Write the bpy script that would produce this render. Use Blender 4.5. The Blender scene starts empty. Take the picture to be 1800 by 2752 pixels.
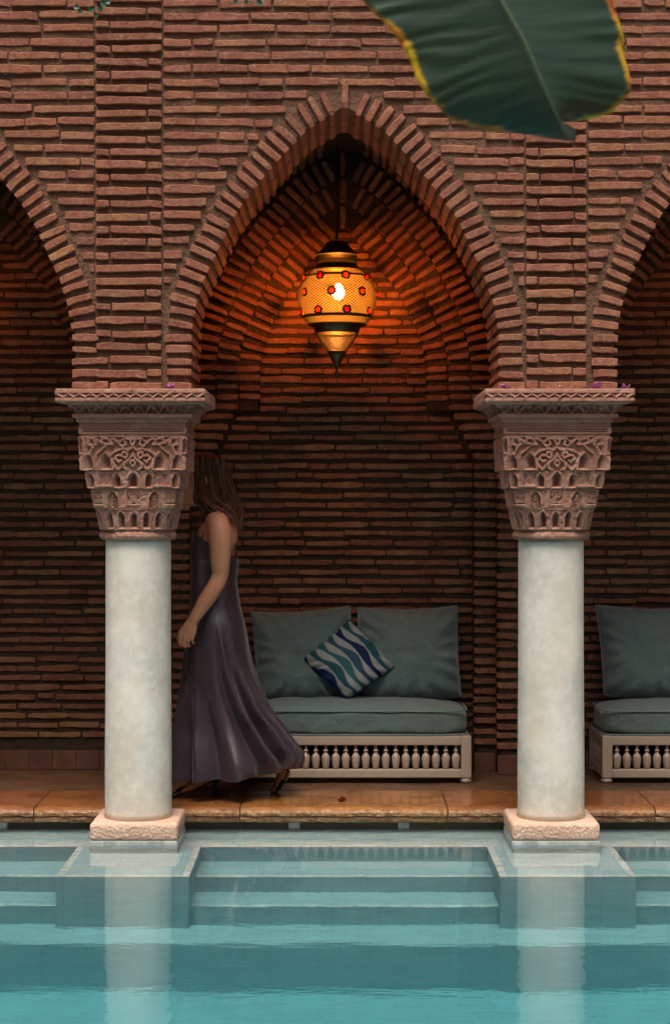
import bpy, bmesh, math, random
import numpy as np
from mathutils import Vector, Matrix, noise as mnoise

random.seed(7)
rng = np.random.default_rng(11)
scene = bpy.context.scene
col = scene.collection
R = math.radians

# ------------------------------------------------------------------ camera
F = 4800.0            # focal length in photo pixels (photo 1800 x 2752)
CX, CY = 900.0, 1365.0
EYE = 1.376
cam_d = bpy.data.cameras.new('camera')
cam = bpy.data.objects.new('camera', cam_d); col.objects.link(cam)
cam.location = (0, 0, EYE); cam.rotation_euler = (R(90), 0, 0)
cam_d.sensor_fit = 'HORIZONTAL'; cam_d.sensor_width = 36.0
cam_d.lens = 36.0 * F / 1800.0
cam_d.shift_y = -(1376.0 - CY) / 1800.0
cam_d.clip_start = 0.05; cam_d.clip_end = 300
cam_d.dof.use_dof = True; cam_d.dof.focus_distance = 8.1; cam_d.dof.aperture_fstop = 9.0
scene.camera = cam

# ------------------------------------------------------------------ sky, sun, exposure
SUN_EL, SUN_AZ = 67.0, 10.0     # sun stands behind the camera, a little to its left
world = bpy.data.worlds.new('World'); scene.world = world; world.use_nodes = True
wn = world.node_tree.nodes; wl = world.node_tree.links
sky = wn.new('ShaderNodeTexSky'); sky.sky_type = 'NISHITA'; sky.sun_disc = False
sky.sun_elevation = R(SUN_EL); sky.sun_rotation = R(180 + SUN_AZ)
sky.air_density = 0.4; sky.dust_density = 7.0; sky.ozone_density = 0.3
wn['Background'].inputs['Strength'].default_value = 0.055
wl.new(sky.outputs['Color'], wn['Background'].inputs['Color'])
sun_d = bpy.data.lights.new('sun', 'SUN'); sun_d.energy = 1.5; sun_d.angle = R(32); sun_d.color = (1.0, 0.90, 0.77)
sun = bpy.data.objects.new('sun', sun_d); col.objects.link(sun)
sun.rotation_euler = (R(90 - SUN_EL), 0, R(-SUN_AZ)); sun.location = (-3, -6, 14)
vs = scene.view_settings
vs.view_transform = 'Standard'; vs.look = 'None'; vs.gamma = 1.0; vs.use_curve_mapping = False
vs.exposure = 1.38
scene.display_settings.display_device = 'sRGB'
cy = scene.cycles
cy.use_denoising = True; cy.denoising_prefilter = 'ACCURATE'; cy.denoising_input_passes = 'RGB_ALBEDO_NORMAL'
cy.max_bounces = 12; cy.diffuse_bounces = 4; cy.glossy_bounces = 4; cy.transmission_bounces = 8; cy.transparent_max_bounces = 16
cy.caustics_refractive = True; cy.caustics_reflective = False; cy.sample_clamp_indirect = 4.0; cy.blur_glossy = 0.5

# ------------------------------------------------------------------ helpers
def PX(px, py, Y):
    """photo pixel on the plane at depth Y -> world point"""
    return np.array([(px - CX) * Y / F, Y, EYE + (CY - py) * Y / F])
def XA(px, Y): return (px - CX) * Y / F
def ZA(py, Y): return EYE + (CY - py) * Y / F

def tag(o, label=None, cat=None, group=None, kind=None):
    if label: o['label'] = label
    if cat: o['category'] = cat
    if group: o['group'] = group
    if kind: o['kind'] = kind
    return o
def mesh_from(name, verts, faces, smooth=False):
    me = bpy.data.meshes.new(name)
    me.from_pydata([tuple(map(float, v)) for v in verts], [], [tuple(map(int, f)) for f in faces])
    me.update()
    if smooth: me.polygons.foreach_set('use_smooth', [True] * len(me.polygons))
    return me
def fix_normals(me):
    bm = bmesh.new(); bm.from_mesh(me); bmesh.ops.recalc_face_normals(bm, faces=bm.faces); bm.to_mesh(me); bm.free()
def obj(name, me, mat, parent=None, loc=None, rot=None, scale=None):
    o = bpy.data.objects.new(name, me); col.objects.link(o)
    if mat is not None and me is not None and not me.materials: me.materials.append(mat)
    if parent is not None: o.parent = parent
    if loc is not None: o.location = loc
    if rot is not None: o.rotation_euler = rot
    if scale is not None: o.scale = scale
    return o
def empty(name, loc, rz=0):
    o = bpy.data.objects.new(name, None); col.objects.link(o); o.location = loc; o.rotation_euler = (0, 0, rz)
    o.empty_display_size = 0.1
    return o
class Acc:
    def __init__(s): s.v = []; s.f = []; s.n = 0
    def add(s, v, f, M=None, t=None):
        v = np.asarray(v, float)
        if M is not None: v = v @ np.asarray(M).T
        if t is not None: v = v + np.asarray(t)
        s.v.append(v); n = s.n
        s.f.extend([tuple(i + n for i in q) for q in f]); s.n += len(v)
    def box(s, lo, hi):
        x0, y0, z0 = lo; x1, y1, z1 = hi
        s.add([(x0,y0,z0),(x1,y0,z0),(x1,y1,z0),(x0,y1,z0),(x0,y0,z1),(x1,y0,z1),(x1,y1,z1),(x0,y1,z1)],
              [(0,3,2,1),(4,5,6,7),(0,1,5,4),(1,2,6,5),(2,3,7,6),(3,0,4,7)])
    def mesh(s, name, smooth=False):
        me = bpy.data.meshes.new(name)
        V = np.concatenate(s.v) if s.v else np.zeros((0, 3))
        me.from_pydata(V.tolist(), [], s.f); me.update()
        if smooth: me.polygons.foreach_set('use_smooth', [True] * len(me.polygons))
        return me
def box_mesh(name, lo, hi, bev=0.0, seg=2):
    bm = bmesh.new(); bmesh.ops.create_cube(bm, size=1.0)
    for v in bm.verts:
        v.co = Vector([(lo[i] + hi[i]) / 2 + v.co[i] * (hi[i] - lo[i]) for i in range(3)])
    if bev > 0: bmesh.ops.bevel(bm, geom=bm.edges[:], offset=bev, segments=seg, affect='EDGES', profile=0.6)
    me = bpy.data.meshes.new(name); bm.to_mesh(me); bm.free()
    return me
def grid_faces(nu, nv, wrap_u=False, off=0):
    f = []
    for j in range(nv - 1):
        for i in range(nu if wrap_u else nu - 1):
            a = j * nu + i; b = j * nu + (i + 1) % nu
            f.append((off + a, off + b, off + b + nu, off + a + nu))
    return f
def lathe(profile, n=32):
    """profile: list of (r,z) from bottom to top -> verts, faces (closed with caps)"""
    v = []
    for r, z in profile:
        for k in range(n):
            a = 2 * math.pi * k / n; v.append((r * math.cos(a), r * math.sin(a), z))
    f = grid_faces(n, len(profile), True)
    f.append(tuple(range(n))[::-1]); f.append(tuple((len(profile) - 1) * n + k for k in range(n)))
    return v, f
def tube(pts, rad, n=10, cap=True, up=(0, 0, 1)):
    """rad: list of r or (ra, rb); ra along 'side', rb along the other axis"""
    P = np.asarray(pts, float); m = len(P); v = []
    T = np.gradient(P, axis=0); T /= np.linalg.norm(T, axis=1)[:, None] + 1e-12
    u = np.asarray(up, float); prev = None
    for i in range(m):
        if prev is None:
            a = np.cross(T[i], u)
            if np.linalg.norm(a) < 1e-3: a = np.cross(T[i], (1, 0, 0))
        else:
            a = prev - T[i] * np.dot(prev, T[i])
        a /= np.linalg.norm(a); prev = a; b = np.cross(T[i], a)
        r = rad[i]; ra, rb = (r if isinstance(r, (tuple, list)) else (r, r))
        for k in range(n):
            t = 2 * math.pi * k / n; v.append(P[i] + a * ra * math.cos(t) + b * rb * math.sin(t))
    f = grid_faces(n, m, True)
    if cap: f.append(tuple(range(n))[::-1]); f.append(tuple((m - 1) * n + k for k in range(n)))
    return np.array(v), f
def spline(pts, n):
    """Catmull-Rom through points, n samples"""
    P = np.asarray(pts, float); m = len(P)
    E = np.vstack([2 * P[0] - P[1], P, 2 * P[-1] - P[-2]])
    out = []
    for t in np.linspace(0, m - 1, n):
        i = min(int(t), m - 2); u = t - i
        a, b, c, d = E[i], E[i + 1], E[i + 2], E[i + 3]
        out.append(0.5 * ((2 * b) + (c - a) * u + (2 * a - 5 * b + 4 * c - d) * u * u + (3 * b - a - 3 * c + d) * u ** 3))
    return np.array(out)
def smoothstep(a, b, x):
    t = np.clip((x - a) / (b - a), 0, 1); return t * t * (3 - 2 * t)

# ------------------------------------------------------------------ materials
class NT:
    def __init__(s, name):
        s.m = bpy.data.materials.new(name); s.m.use_nodes = True
        s.t = s.m.node_tree; s.t.nodes.clear()
        s.out = s.t.nodes.new('ShaderNodeOutputMaterial')
    def n(s, typ, **kw):
        nd = s.t.nodes.new(typ)
        for k, v in kw.items():
            if k.startswith('i_'):
                key = k[2:]; key = int(key) if key.isdigit() else key.replace('_', ' ')
                nd.inputs[key].default_value = v
            else: setattr(nd, k, v)
        return nd
    def l(s, a, b): s.t.links.new(a, b); return b
    def math(s, op, a, b=None, c=None):
        nd = s.n('ShaderNodeMath', operation=op)
        for i, x in enumerate((a, b, c)):
            if x is None: continue
            if isinstance(x, (int, float)): nd.inputs[i].default_value = x
            else: s.l(x, nd.inputs[i])
        return nd.outputs[0]
    def mix(s, fac, a, b, blend='MIX'):
        nd = s.n('ShaderNodeMix', data_type='RGBA', blend_type=blend)
        for i, x in ((0, fac), (6, a), (7, b)):
            if isinstance(x, (int, float)): nd.inputs[i].default_value = x
            elif isinstance(x, tuple): nd.inputs[i].default_value = (*x, 1.0) if len(x) == 3 else x
            else: s.l(x, nd.inputs[i])
        return nd.outputs[2]
    def noise(s, vec, scale, detail=4, rough=0.55, dist=0.0):
        nd = s.n('ShaderNodeTexNoise', i_Scale=scale, i_Detail=detail, i_Roughness=rough, i_Distortion=dist)
        if vec is not None: s.l(vec, nd.inputs['Vector'])
        return nd.outputs['Fac']
    def ramp(s, fac, stops, interp='LINEAR'):
        nd = s.n('ShaderNodeValToRGB'); cr = nd.color_ramp; cr.interpolation = interp
        while len(cr.elements) > 1: cr.elements.remove(cr.elements[-1])
        for i, (p, c) in enumerate(stops):
            e = cr.elements[0] if i == 0 else cr.elements.new(p)
            e.position = p; e.color = (*c, 1.0) if len(c) == 3 else c
        s.l(fac, nd.inputs[0]); return nd.outputs[0]
    def pos(s): return s.n('ShaderNodeNewGeometry').outputs['Position']
    def objc(s): return s.n('ShaderNodeTexCoord').outputs['Object']
    def mapping(s, vec, scale=(1, 1, 1), rot=(0, 0, 0), loc=(0, 0, 0)):
        nd = s.n('ShaderNodeMapping'); nd.inputs['Scale'].default_value = scale; nd.inputs['Rotation'].default_value = rot
        nd.inputs['Location'].default_value = loc
        s.l(vec, nd.inputs['Vector']); return nd.outputs[0]
    def bump(s, h, strength=0.5, dist=0.01, nrm=None):
        nd = s.n('ShaderNodeBump', i_Strength=strength, i_Distance=dist); s.l(h, nd.inputs['Height'])
        if nrm is not None: s.l(nrm, nd.inputs['Normal'])
        return nd.outputs[0]
    def bsdf(s, color, rough=0.8, nrm=None, **kw):
        b = s.n('ShaderNodeBsdfPrincipled')
        for sock, x in (('Base Color', color), ('Roughness', rough)):
            if isinstance(x, (int, float)): b.inputs[sock].default_value = x
            elif isinstance(x, tuple): b.inputs[sock].default_value = (*x, 1.0) if len(x) == 3 else x
            else: s.l(x, b.inputs[sock])
        if nrm is not None: s.l(nrm, b.inputs['Normal'])
        for k, v in kw.items(): b.inputs[k.replace('_', ' ')].default_value = v
        s.l(b.outputs[0], s.out.inputs['Surface']); return b
def srgb(r, g, b):
    f = lambda c: (c / 255 / 12.92) if c / 255 <= 0.04045 else ((c / 255 + 0.055) / 1.055) ** 2.4
    return (f(r), f(g), f(b))

def brick_material(name, cols, dark=1.0):
    t = NT(name); p = t.pos()
    oi = t.n('ShaderNodeObjectInfo').outputs['Random']
    ri = t.n('ShaderNodeNewGeometry').outputs['Random Per Island']
    rnd = t.math('FRACT', t.math('ADD', oi, t.math('MULTIPLY', ri, 7.31)))
    n = len(cols)
    base = t.ramp(rnd, [(i / (n - 1), tuple(x * dark for x in c)) for i, c in enumerate(cols)])
    n1 = t.noise(p, 14, 5, 0.6); n2 = t.noise(p, 70, 4, 0.65); n3 = t.noise(p, 3.0, 3)
    n5 = t.noise(t.mapping(p, (1, 1, 0.4)), 22, 3, 0.6)
    c = t.mix(t.ramp(n1, [(0.35, (0, 0, 0)), (0.7, (1, 1, 1))]), base, t.mix(1.0, base, (0.66, 0.58, 0.62), 'MULTIPLY'))
    c = t.mix(t.math('MULTIPLY', t.ramp(n5, [(0.50, (0, 0, 0)), (0.66, (1, 1, 1))]), 0.6), c, t.mix(1.0, c, (1.18, 1.45, 1.25), 'MULTIPLY'))
    c = t.mix(t.math('MULTIPLY', t.ramp(n2, [(0.5, (0, 0, 0)), (0.75, (1, 1, 1))]), 0.45), c, (0.42 * dark, 0.27 * dark, 0.19 * dark))
    c = t.mix(t.math('MULTIPLY', t.ramp(n3, [(0.45, (0, 0, 0)), (0.7, (1, 1, 1))]), 0.35), c, t.mix(1.0, c, (0.7, 0.72, 0.68), 'MULTIPLY'))
    # fine scratches along the brick
    st = t.noise(t.mapping(p, (260, 90, 25)), 1.0, 3)
    b1 = t.bump(n2, 0.8, 0.008); b2 = t.bump(st, 0.25, 0.003, b1)
    t.bsdf(c, 0.88, b2, Specular_IOR_Level=0.25)
    return t.m
BRICKS = [(0.31, 0.108, 0.063), (0.37, 0.142, 0.082), (0.24, 0.083, 0.056), (0.34, 0.122, 0.072), (0.37, 0.172, 0.088), (0.28, 0.100, 0.074), (0.37, 0.142, 0.096), (0.21, 0.078, 0.055)]
BRICKS = [tuple(0.90 * (0.66 * c[k] + 0.34 * m) for k, m in enumerate((0.305, 0.124, 0.072))) for c in BRICKS]
M_brick = brick_material('old_brick', BRICKS)
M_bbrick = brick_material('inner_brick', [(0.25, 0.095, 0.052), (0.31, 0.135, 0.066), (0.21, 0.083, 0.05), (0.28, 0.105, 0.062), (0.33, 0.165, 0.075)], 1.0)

def mortar_material(name, a, b):
    t = NT(name); p = t.pos()
    n1 = t.noise(p, 9, 5, 0.6); n2 = t.noise(p, 120, 4, 0.7); n3 = t.noise(p, 38, 3)
    c = t.mix(n1, a, b); c = t.mix(t.math('MULTIPLY', n2, 0.4), c, tuple(x * 0.5 for x in a))
    nr = t.bump(n3, 0.9, 0.02); nr = t.bump(n2, 0.8, 0.008, nr)
    t.bsdf(c, 0.95, nr, Specular_IOR_Level=0.15); return t.m
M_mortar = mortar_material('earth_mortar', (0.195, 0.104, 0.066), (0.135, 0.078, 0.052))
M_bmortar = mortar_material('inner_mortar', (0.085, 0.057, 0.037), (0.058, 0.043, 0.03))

def stone_capital_mat():
    t = NT('carved_sandstone'); p = t.pos()
    n1 = t.noise(p, 5, 5); n2 = t.noise(p, 55, 5, 0.7); n3 = t.noise(p, 18, 4, 0.6)
    c = t.mix(n1, (0.39, 0.20, 0.145), (0.30, 0.155, 0.115))
    c = t.mix(t.math('MULTIPLY', t.ramp(n3, [(0.5, (0, 0, 0)), (0.66, (1, 1, 1))]), 0.5), c, (0.44, 0.29, 0.22))
    c = t.mix(t.ramp(n3, [(0.68, (0, 0, 0)), (0.76, (1, 1, 1))]), c, (0.5, 0.36, 0.29))
    nr = t.bump(n2, 0.5, 0.004)
    t.bsdf(c, 0.9, nr, Specular_IOR_Level=0.2); return t.m
M_capital = stone_capital_mat()
def shaft_mat():
    t = NT('limewashed_plaster'); p = t.pos()
    n1 = t.noise(p, 4.5, 5, 0.6); n2 = t.noise(p, 22, 5, 0.65); n3 = t.noise(p, 140, 3); n4 = t.noise(t.mapping(p, (2, 2, 0.8)), 2.6, 4)
    c = t.mix(t.ramp(n1, [(0.35, (0, 0, 0)), (0.65, (1, 1, 1))]), (0.68, 0.655, 0.59), (0.50, 0.495, 0.455))
    c = t.mix(t.math('MULTIPLY', t.ramp(n2, [(0.45, (0, 0, 0)), (0.72, (1, 1, 1))]), 0.55), c, (0.78, 0.755, 0.70))
    c = t.mix(t.math('MULTIPLY', t.ramp(n4, [(0.5, (0, 0, 0)), (0.7, (1, 1, 1))]), 0.45), c, (0.58, 0.49, 0.37))
    z = t.n('ShaderNodeSeparateXYZ'); t.l(p, z.inputs[0])
    low = t.n('ShaderNodeMapRange', i_1=0.36, i_2=0.0); t.l(t.math('ADD', z.outputs[2], t.math('MULTIPLY', n2, 0.25)), low.inputs[0])
    c = t.mix(t.math('MULTIPLY', low.outputs[0], 0.55), c, (0.50, 0.38, 0.26))
    vor = t.n('ShaderNodeTexVoronoi', feature='DISTANCE_TO_EDGE', i_Scale=17.0)
    t.l(t.mapping(p, (1, 1, 0.8)), vor.inputs['Vector'])
    crk = t.ramp(vor.outputs['Distance'], [(0.0, (1, 1, 1)), (0.018, (0, 0, 0))])
    c = t.mix(t.math('MULTIPLY', t.math('MULTIPLY', crk, low.outputs[0]), 0.5), c, (0.25, 0.18, 0.12))
    nr = t.bump(n3, 0.15, 0.003); nr = t.bump(n2, 0.15, 0.006, nr)
    t.bsdf(c, 0.62, nr, Specular_IOR_Level=0.35); return t.m
M_shaft = shaft_mat()
def hewn_mat(name, a, b, c3, sc=75):
    t = NT(name); p = t.pos()
    n1 = t.noise(p, 4, 4); n2 = t.noise(p, 28, 5, 0.65)
    vor = t.n('ShaderNodeTexVoronoi', i_Scale=float(sc)); t.l(p, vor.inputs['Vector'])
    c = t.mix(t.ramp(n1, [(0.3, (0, 0, 0)), (0.7, (1, 1, 1))]), a, b)
    c = t.mix(t.ramp(n2, [(0.52, (0, 0, 0)), (0.68, (1, 1, 1))]), c, c3)
    nr = t.bump(vor.outputs['Distance'], 0.7, 0.006); nr = t.bump(n2, 0.4, 0.006, nr)
    t.bsdf(c, 0.7, nr, Specular_IOR_Level=0.35); return t.m
M_plinth = hewn_mat('pink_travertine', (0.58, 0.40, 0.31), (0.50, 0.33, 0.245), (0.64, 0.49, 0.39))
def kerb_mat():
    t = NT('ochre_limestone'); p = t.pos()
    oi = t.n('ShaderNodeObjectInfo').outputs['Random']
    n1 = t.noise(p, 5, 5, 0.6, 0.8); n2 = t.noise(p, 40, 5, 0.65)
    base = t.ramp(oi, [(0.0, (0.29, 0.145, 0.042)), (0.5, (0.30, 0.115, 0.034)), (1.0, (0.28, 0.11, 0.05))])
    c = t.mix(t.ramp(n1, [(0.35, (0, 0, 0)), (0.7, (1, 1, 1))]), base, t.mix(1.0, base, (0.45, 0.38, 0.34), 'MULTIPLY'))
    wv = t.n('ShaderNodeTexWave', i_Scale=9.0, i_Distortion=9.0, i_Detail=3.0); t.l(p, wv.inputs['Vector'])
    c = t.mix(t.math('MULTIPLY', t.ramp(wv.outputs['Fac'], [(0.0, (1, 1, 1)), (0.12, (0, 0, 0))]), 0.35), c, (0.13, 0.06, 0.03))
    g = t.n('ShaderNodeNewGeometry'); sz = t.n('ShaderNodeSeparateXYZ'); t.l(g.outputs['Normal'], sz.inputs[0])
    side = t.math('SUBTRACT', 1.0, t.math('ABSOLUTE', sz.outputs[2]))
    vor = t.n('ShaderNodeTexVoronoi', i_Scale=85.0); t.l(p, vor.inputs['Vector'])
    c = t.mix(t.math('MULTIPLY', side, t.ramp(n2, [(0.4, (0, 0, 0)), (0.7, (1, 1, 1))])), c, (0.5, 0.33, 0.17))
    h = t.math('MULTIPLY', vor.outputs['Distance'], side)
    nr = t.bump(h, 0.7, 0.006); nr = t.bump(n2, 0.2, 0.003, nr)
    rgh = t.math('ADD', t.math('MULTIPLY', n1, 0.42), t.math('MULTIPLY', side, 0.35))
    t.bsdf(c, rgh, nr, Specular_IOR_Level=0.45); return t.m
M_kerb = kerb_mat()
def simple(name, c, rough=0.7, nscale=20, var=0.25, bump=0.2, bdist=0.004, **kw):
    t = NT(name); p = t.pos(); n1 = t.noise(p, nscale, 4, 0.6); n2 = t.noise(p, nscale * 6, 3)
    cc = t.mix(n1, tuple(x * (1 + var) for x in c), tuple(x * (1 - var) for x in c))
    nr = t.bump(n2, bump, bdist); t.bsdf(cc, rough, nr, **kw); return t.m
def random_mat(name, cols, rough=0.6, nscale=20, bump=0.25, spec=0.4):
    t = NT(name); p = t.pos(); oi = t.n('ShaderNodeObjectInfo').outputs['Random']
    n = len(cols); base = t.ramp(oi, [(i / (n - 1), c) for i, c in enumerate(cols)])
    n1 = t.noise(p, nscale, 5, 0.6); n2 = t.noise(p, nscale * 5, 3)
    c = t.mix(t.ramp(n1, [(0.35, (0, 0, 0)), (0.7, (1, 1, 1))]), base, t.mix(1.0, base, (0.6, 0.58, 0.55), 'MULTIPLY'))
    t.bsdf(c, rough, t.bump(n2, bump, 0.004), Specular_IOR_Level=spec); return t.m
M_ftile = random_mat('worn_floor_tile', [(0.13, 0.062, 0.033), (0.16, 0.075, 0.037), (0.10, 0.065, 0.038), (0.16, 0.08, 0.052), (0.14, 0.075, 0.034)], 0.42, 9)
M_skirt = random_mat('terracotta_skirting', [(0.18, 0.075, 0.042), (0.155, 0.065, 0.04), (0.2, 0.088, 0.05)], 0.6, 12)
M_floorbed = simple('floor_bed', (0.10, 0.07, 0.05), 0.8)
def pool_mat(name, ca, cb, joint=True):
    t = NT(name); p = t.pos()
    n1 = t.noise(t.mapping(p, (1, 2.2, 2)), 6, 5, 0.65, 0.6); n2 = t.noise(p, 45, 4)
    c = t.mix(t.ramp(n1, [(0.3, (0, 0, 0)), (0.72, (1, 1, 1))]), ca, cb)
    c = t.mix(t.math('MULTIPLY', n2, 0.3), c, tuple(x * 1.2 for x in ca))
    if joint:
        wob = t.n('ShaderNodeVectorMath', operation='ADD')
        nz = t.n('ShaderNodeTexNoise', i_Scale=14.0, i_Detail=2.0); t.l(p, nz.inputs['Vector'])
        sc = t.n('ShaderNodeVectorMath', operation='SCALE'); t.l(nz.outputs['Color'], sc.inputs[0]); sc.inputs['Scale'].default_value = 0.02
        t.l(p, wob.inputs[0]); t.l(sc.outputs[0], wob.inputs[1])
        br = t.n('ShaderNodeTexBrick', i_Scale=1.0, i_Mortar_Size=0.0022, i_Brick_Width=0.10, i_Row_Height=0.10)
        br.inputs['Color1'].default_value = (0, 0, 0, 1); br.inputs['Color2'].default_value = (0, 0, 0, 1); br.inputs['Mortar'].default_value = (1, 1, 1, 1)
        t.l(wob.outputs[0], br.inputs['Vector'])
        c = t.mix(t.math('MULTIPLY', t.math('MULTIPLY', br.outputs['Color'], n2), 0.45), c, (0.2, 0.24, 0.24))
    t.bsdf(c, 0.55, t.bump(n2, 0.15, 0.003)); return t.m
M_pool = pool_mat('pale_pool_marble', (0.42, 0.565, 0.585), (0.29, 0.415, 0.44))
M_poolf = pool_mat('pale_pool_marble_wall', (0.52, 0.61, 0.62), (0.40, 0.48, 0.49), False)
M_riser = pool_mat('darker_pool_riser', (0.37, 0.47, 0.485), (0.27, 0.365, 0.385))  # pool colour a step darker, for upright faces against the paler treads
M_ptile = random_mat('pool_edge_tile', [(0.80, 0.82, 0.80), (0.74, 0.77, 0.75), (0.84, 0.85, 0.83)], 0.4, 25, 0.1)
M_btile = random_mat('grey_waterline_tile', [(0.34, 0.40, 0.42), (0.42, 0.48, 0.49), (0.48, 0.52, 0.52), (0.55, 0.57, 0.55)], 0.35, 25, 0.1)

def water_mat():
    t = NT('pool_water'); p = t.pos()
    g = t.n('ShaderNodeBsdfGlass', i_Roughness=0.0, i_IOR=1.333); g.inputs['Color'].default_value = (1, 1, 1, 1)
    n1 = t.noise(t.mapping(p, (1, 2.6, 1)), 3.2, 3, 0.5, 0.3); n2 = t.noise(t.mapping(p, (1, 3, 1)), 11, 2, 0.5)
    sy = t.n('ShaderNodeSeparateXYZ'); t.l(p, sy.inputs[0])
    calm = t.n('ShaderNodeMapRange', i_1=7.3, i_2=5.2, i_3=0.12, i_4=1.0); t.l(sy.outputs[1], calm.inputs[0])
    h = t.math('ADD', n1, t.math('MULTIPLY', n2, 0.25))
    b = t.n('ShaderNodeBump', i_Distance=0.010); t.l(h, b.inputs['Height']); t.l(t.math('MULTIPLY', calm.outputs[0], 0.42), b.inputs['Strength'])
    t.l(b.outputs[0], g.inputs['Normal']); t.l(g.outputs[0], t.out.inputs['Surface'])
    va = t.n('ShaderNodeVolumeAbsorption', i_Density=0.46); va.inputs['Color'].default_value = (0.24, 0.82, 0.87, 1)
    t.l(va.outputs[0], t.out.inputs['Volume']); return t.m
M_water = water_mat()
def fabric_mat(name, c, sheen=0.5, rough=0.85, wr=14):
    t = NT(name); p = t.pos(); oc = t.objc()
    n1 = t.noise(oc, 6, 4, 0.6); n2 = t.noise(oc, 420, 2); n3 = t.noise(oc, wr, 3, 0.5, 1.2)
    cc = t.mix(n1, tuple(x * 1.18 for x in c), tuple(x * 0.82 for x in c))
    nr = t.bump(n3, 0.45, 0.02); nr = t.bump(n2, 0.25, 0.001, nr)
    t.bsdf(cc, rough, nr, Sheen_Weight=sheen, Sheen_Roughness=0.4, Specular_IOR_Level=0.2); return t.m
M_velvet = fabric_mat('sea_green_velvet', (0.112, 0.162, 0.152))
M_piping = fabric_mat('sea_green_piping', (0.15, 0.215, 0.205), 0.3)
M_frame = simple('taupe_paint', (0.40, 0.32, 0.245), 0.42, 16, 0.1, 0.12, 0.003)
M_black = simple('black_leather', (0.012, 0.012, 0.014), 0.4, 40, 0.2, 0.1)
M_iron = simple('black_iron', (0.008, 0.007, 0.006), 0.7, 40, 0.2, 0.2)
def brass_mat():
    t = NT('aged_brass'); p = t.pos(); n1 = t.noise(p, 30, 5, 0.65)
    c = t.mix(n1, (0.10, 0.072, 0.032), (0.045, 0.042, 0.026))
    t.bsdf(c, 0.45, t.bump(n1, 0.2, 0.003), Metallic=0.75); return t.m
M_brass = brass_mat(); M_brass_in = simple('polished_brass', (0.040, 0.028, 0.012), 0.5, 30, 0.1)

# ------------------------------------------------------------------ main dimensions (metres; floor top z = 0)
YA, YAB = 7.72, 8.24           # arcade wall front / back
YK0, YK1 = 8.194, 8.69         # kerb stones
YW = 9.395                     # back wall
YCOL = 7.97
COLX = [-0.877, 0.963]
BAY = COLX[1] - COLX[0]
MID = (COLX[0] + COLX[1]) / 2
ALLCOL = [COLX[0] - BAY, COLX[0], COLX[1], COLX[1] + BAY]
BAYS = [MID - BAY, MID, MID + BAY]
ZWATER = -0.094
ZAB = 1.888                    # abacus top
ZTOP = 4.6
XL, XR = -3.0, 3.1
# arch half profile from the photo (half width px, y px) at the arcade front
_ap = [(413, 1036), (412, 930), (410, 880), (396, 806), (366, 724), (326, 640), (301, 588), (266, 537), (229, 490), (190, 444), (148, 397), (117, 364), (86, 339), (48, 316), (0, 291)]
_ph = np.array([(w * YA / F, ZA(y, YA)) for w, y in _ap]); _ph[0, 1] = ZAB
HALF = spline(_ph, 220)        # from spring to apex, (halfwidth, z)
HALF[:, 0] = np.clip(HALF[:, 0], 0, None)
def resample(P, n):
    d = np.r_[0, np.cumsum(np.linalg.norm(np.diff(P, axis=0), axis=1))]
    s = np.linspace(0, d[-1], n)
    return np.c_[np.interp(s, d, P[:, 0]), np.interp(s, d, P[:, 1])], s
def offset_half(P, d):
    """offset the half profile outwards (d>0: away from the opening)"""
    T = np.gradient(P, axis=0); T /= np.linalg.norm(T, axis=1)[:, None]
    N = np.c_[T[:, 1], -T[:, 0]]          # right-hand side of the upward tangent = away from opening
    Q = P + N * d
    Q = Q[Q[:, 0] >= 0] if d < 0 else Q
    return Q
def half_at(P, z):
    """half width of profile P at height z (0 above the apex, spring width below)"""
    o = np.argsort(P[:, 1]); zz = P[o, 1]; ww = P[o, 0]
    return np.where(z > zz[-1], -1.0, np.interp(z, zz, ww))

# ------------------------------------------------------------------ bricks
def brick_geo(L, H, D, rg, j=0.0020):
    """brick: x along its length, y depth (front at y=0), z height; worn, uneven edges"""
    n = max(3, min(10, int(L / 0.026) + 2)); b = 0.0028
    xs = np.linspace(-L / 2, L / 2, n)
    w_top = rg.normal(0, j, n); w_bot = rg.normal(0, j, n); w_f = rg.normal(0, j * 0.9, n)
    for w in (w_top, w_bot, w_f): w[1:-1] = 0.5 * w[1:-1] + 0.25 * (w[:-2] + w[2:])
    v = []
    for i, x in enumerate(xs):
        e = 1 if i in (0, n - 1) else 0
        ins = rg.uniform(0.0003, 0.0028) * e; xx = x + (0.0 if not e else rg.normal(0, 0.001))
        zt, zb, yf = H / 2 + w_top[i] - ins, -H / 2 + w_bot[i] + ins, w_f[i] + ins
        bb = b * rg.uniform(0.6, 1.5)
        v += [(xx, D, zb), (xx, yf + bb, zb), (xx, yf, zb + bb), (xx, yf, zt - bb), (xx, yf + bb, zt), (xx, D, zt)]
    f = []
    for i in range(n - 1):
        for k in range(5):
            a = i * 6 + k; f.append((a, a + 6, a + 7, a + 1))
    f.append((0, 1, 2, 3, 4, 5)); m = (n - 1) * 6; f.append((m + 5, m + 4, m + 3, m + 2, m + 1, m))
    return np.array(v), [q[::-1] for q in f]
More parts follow.
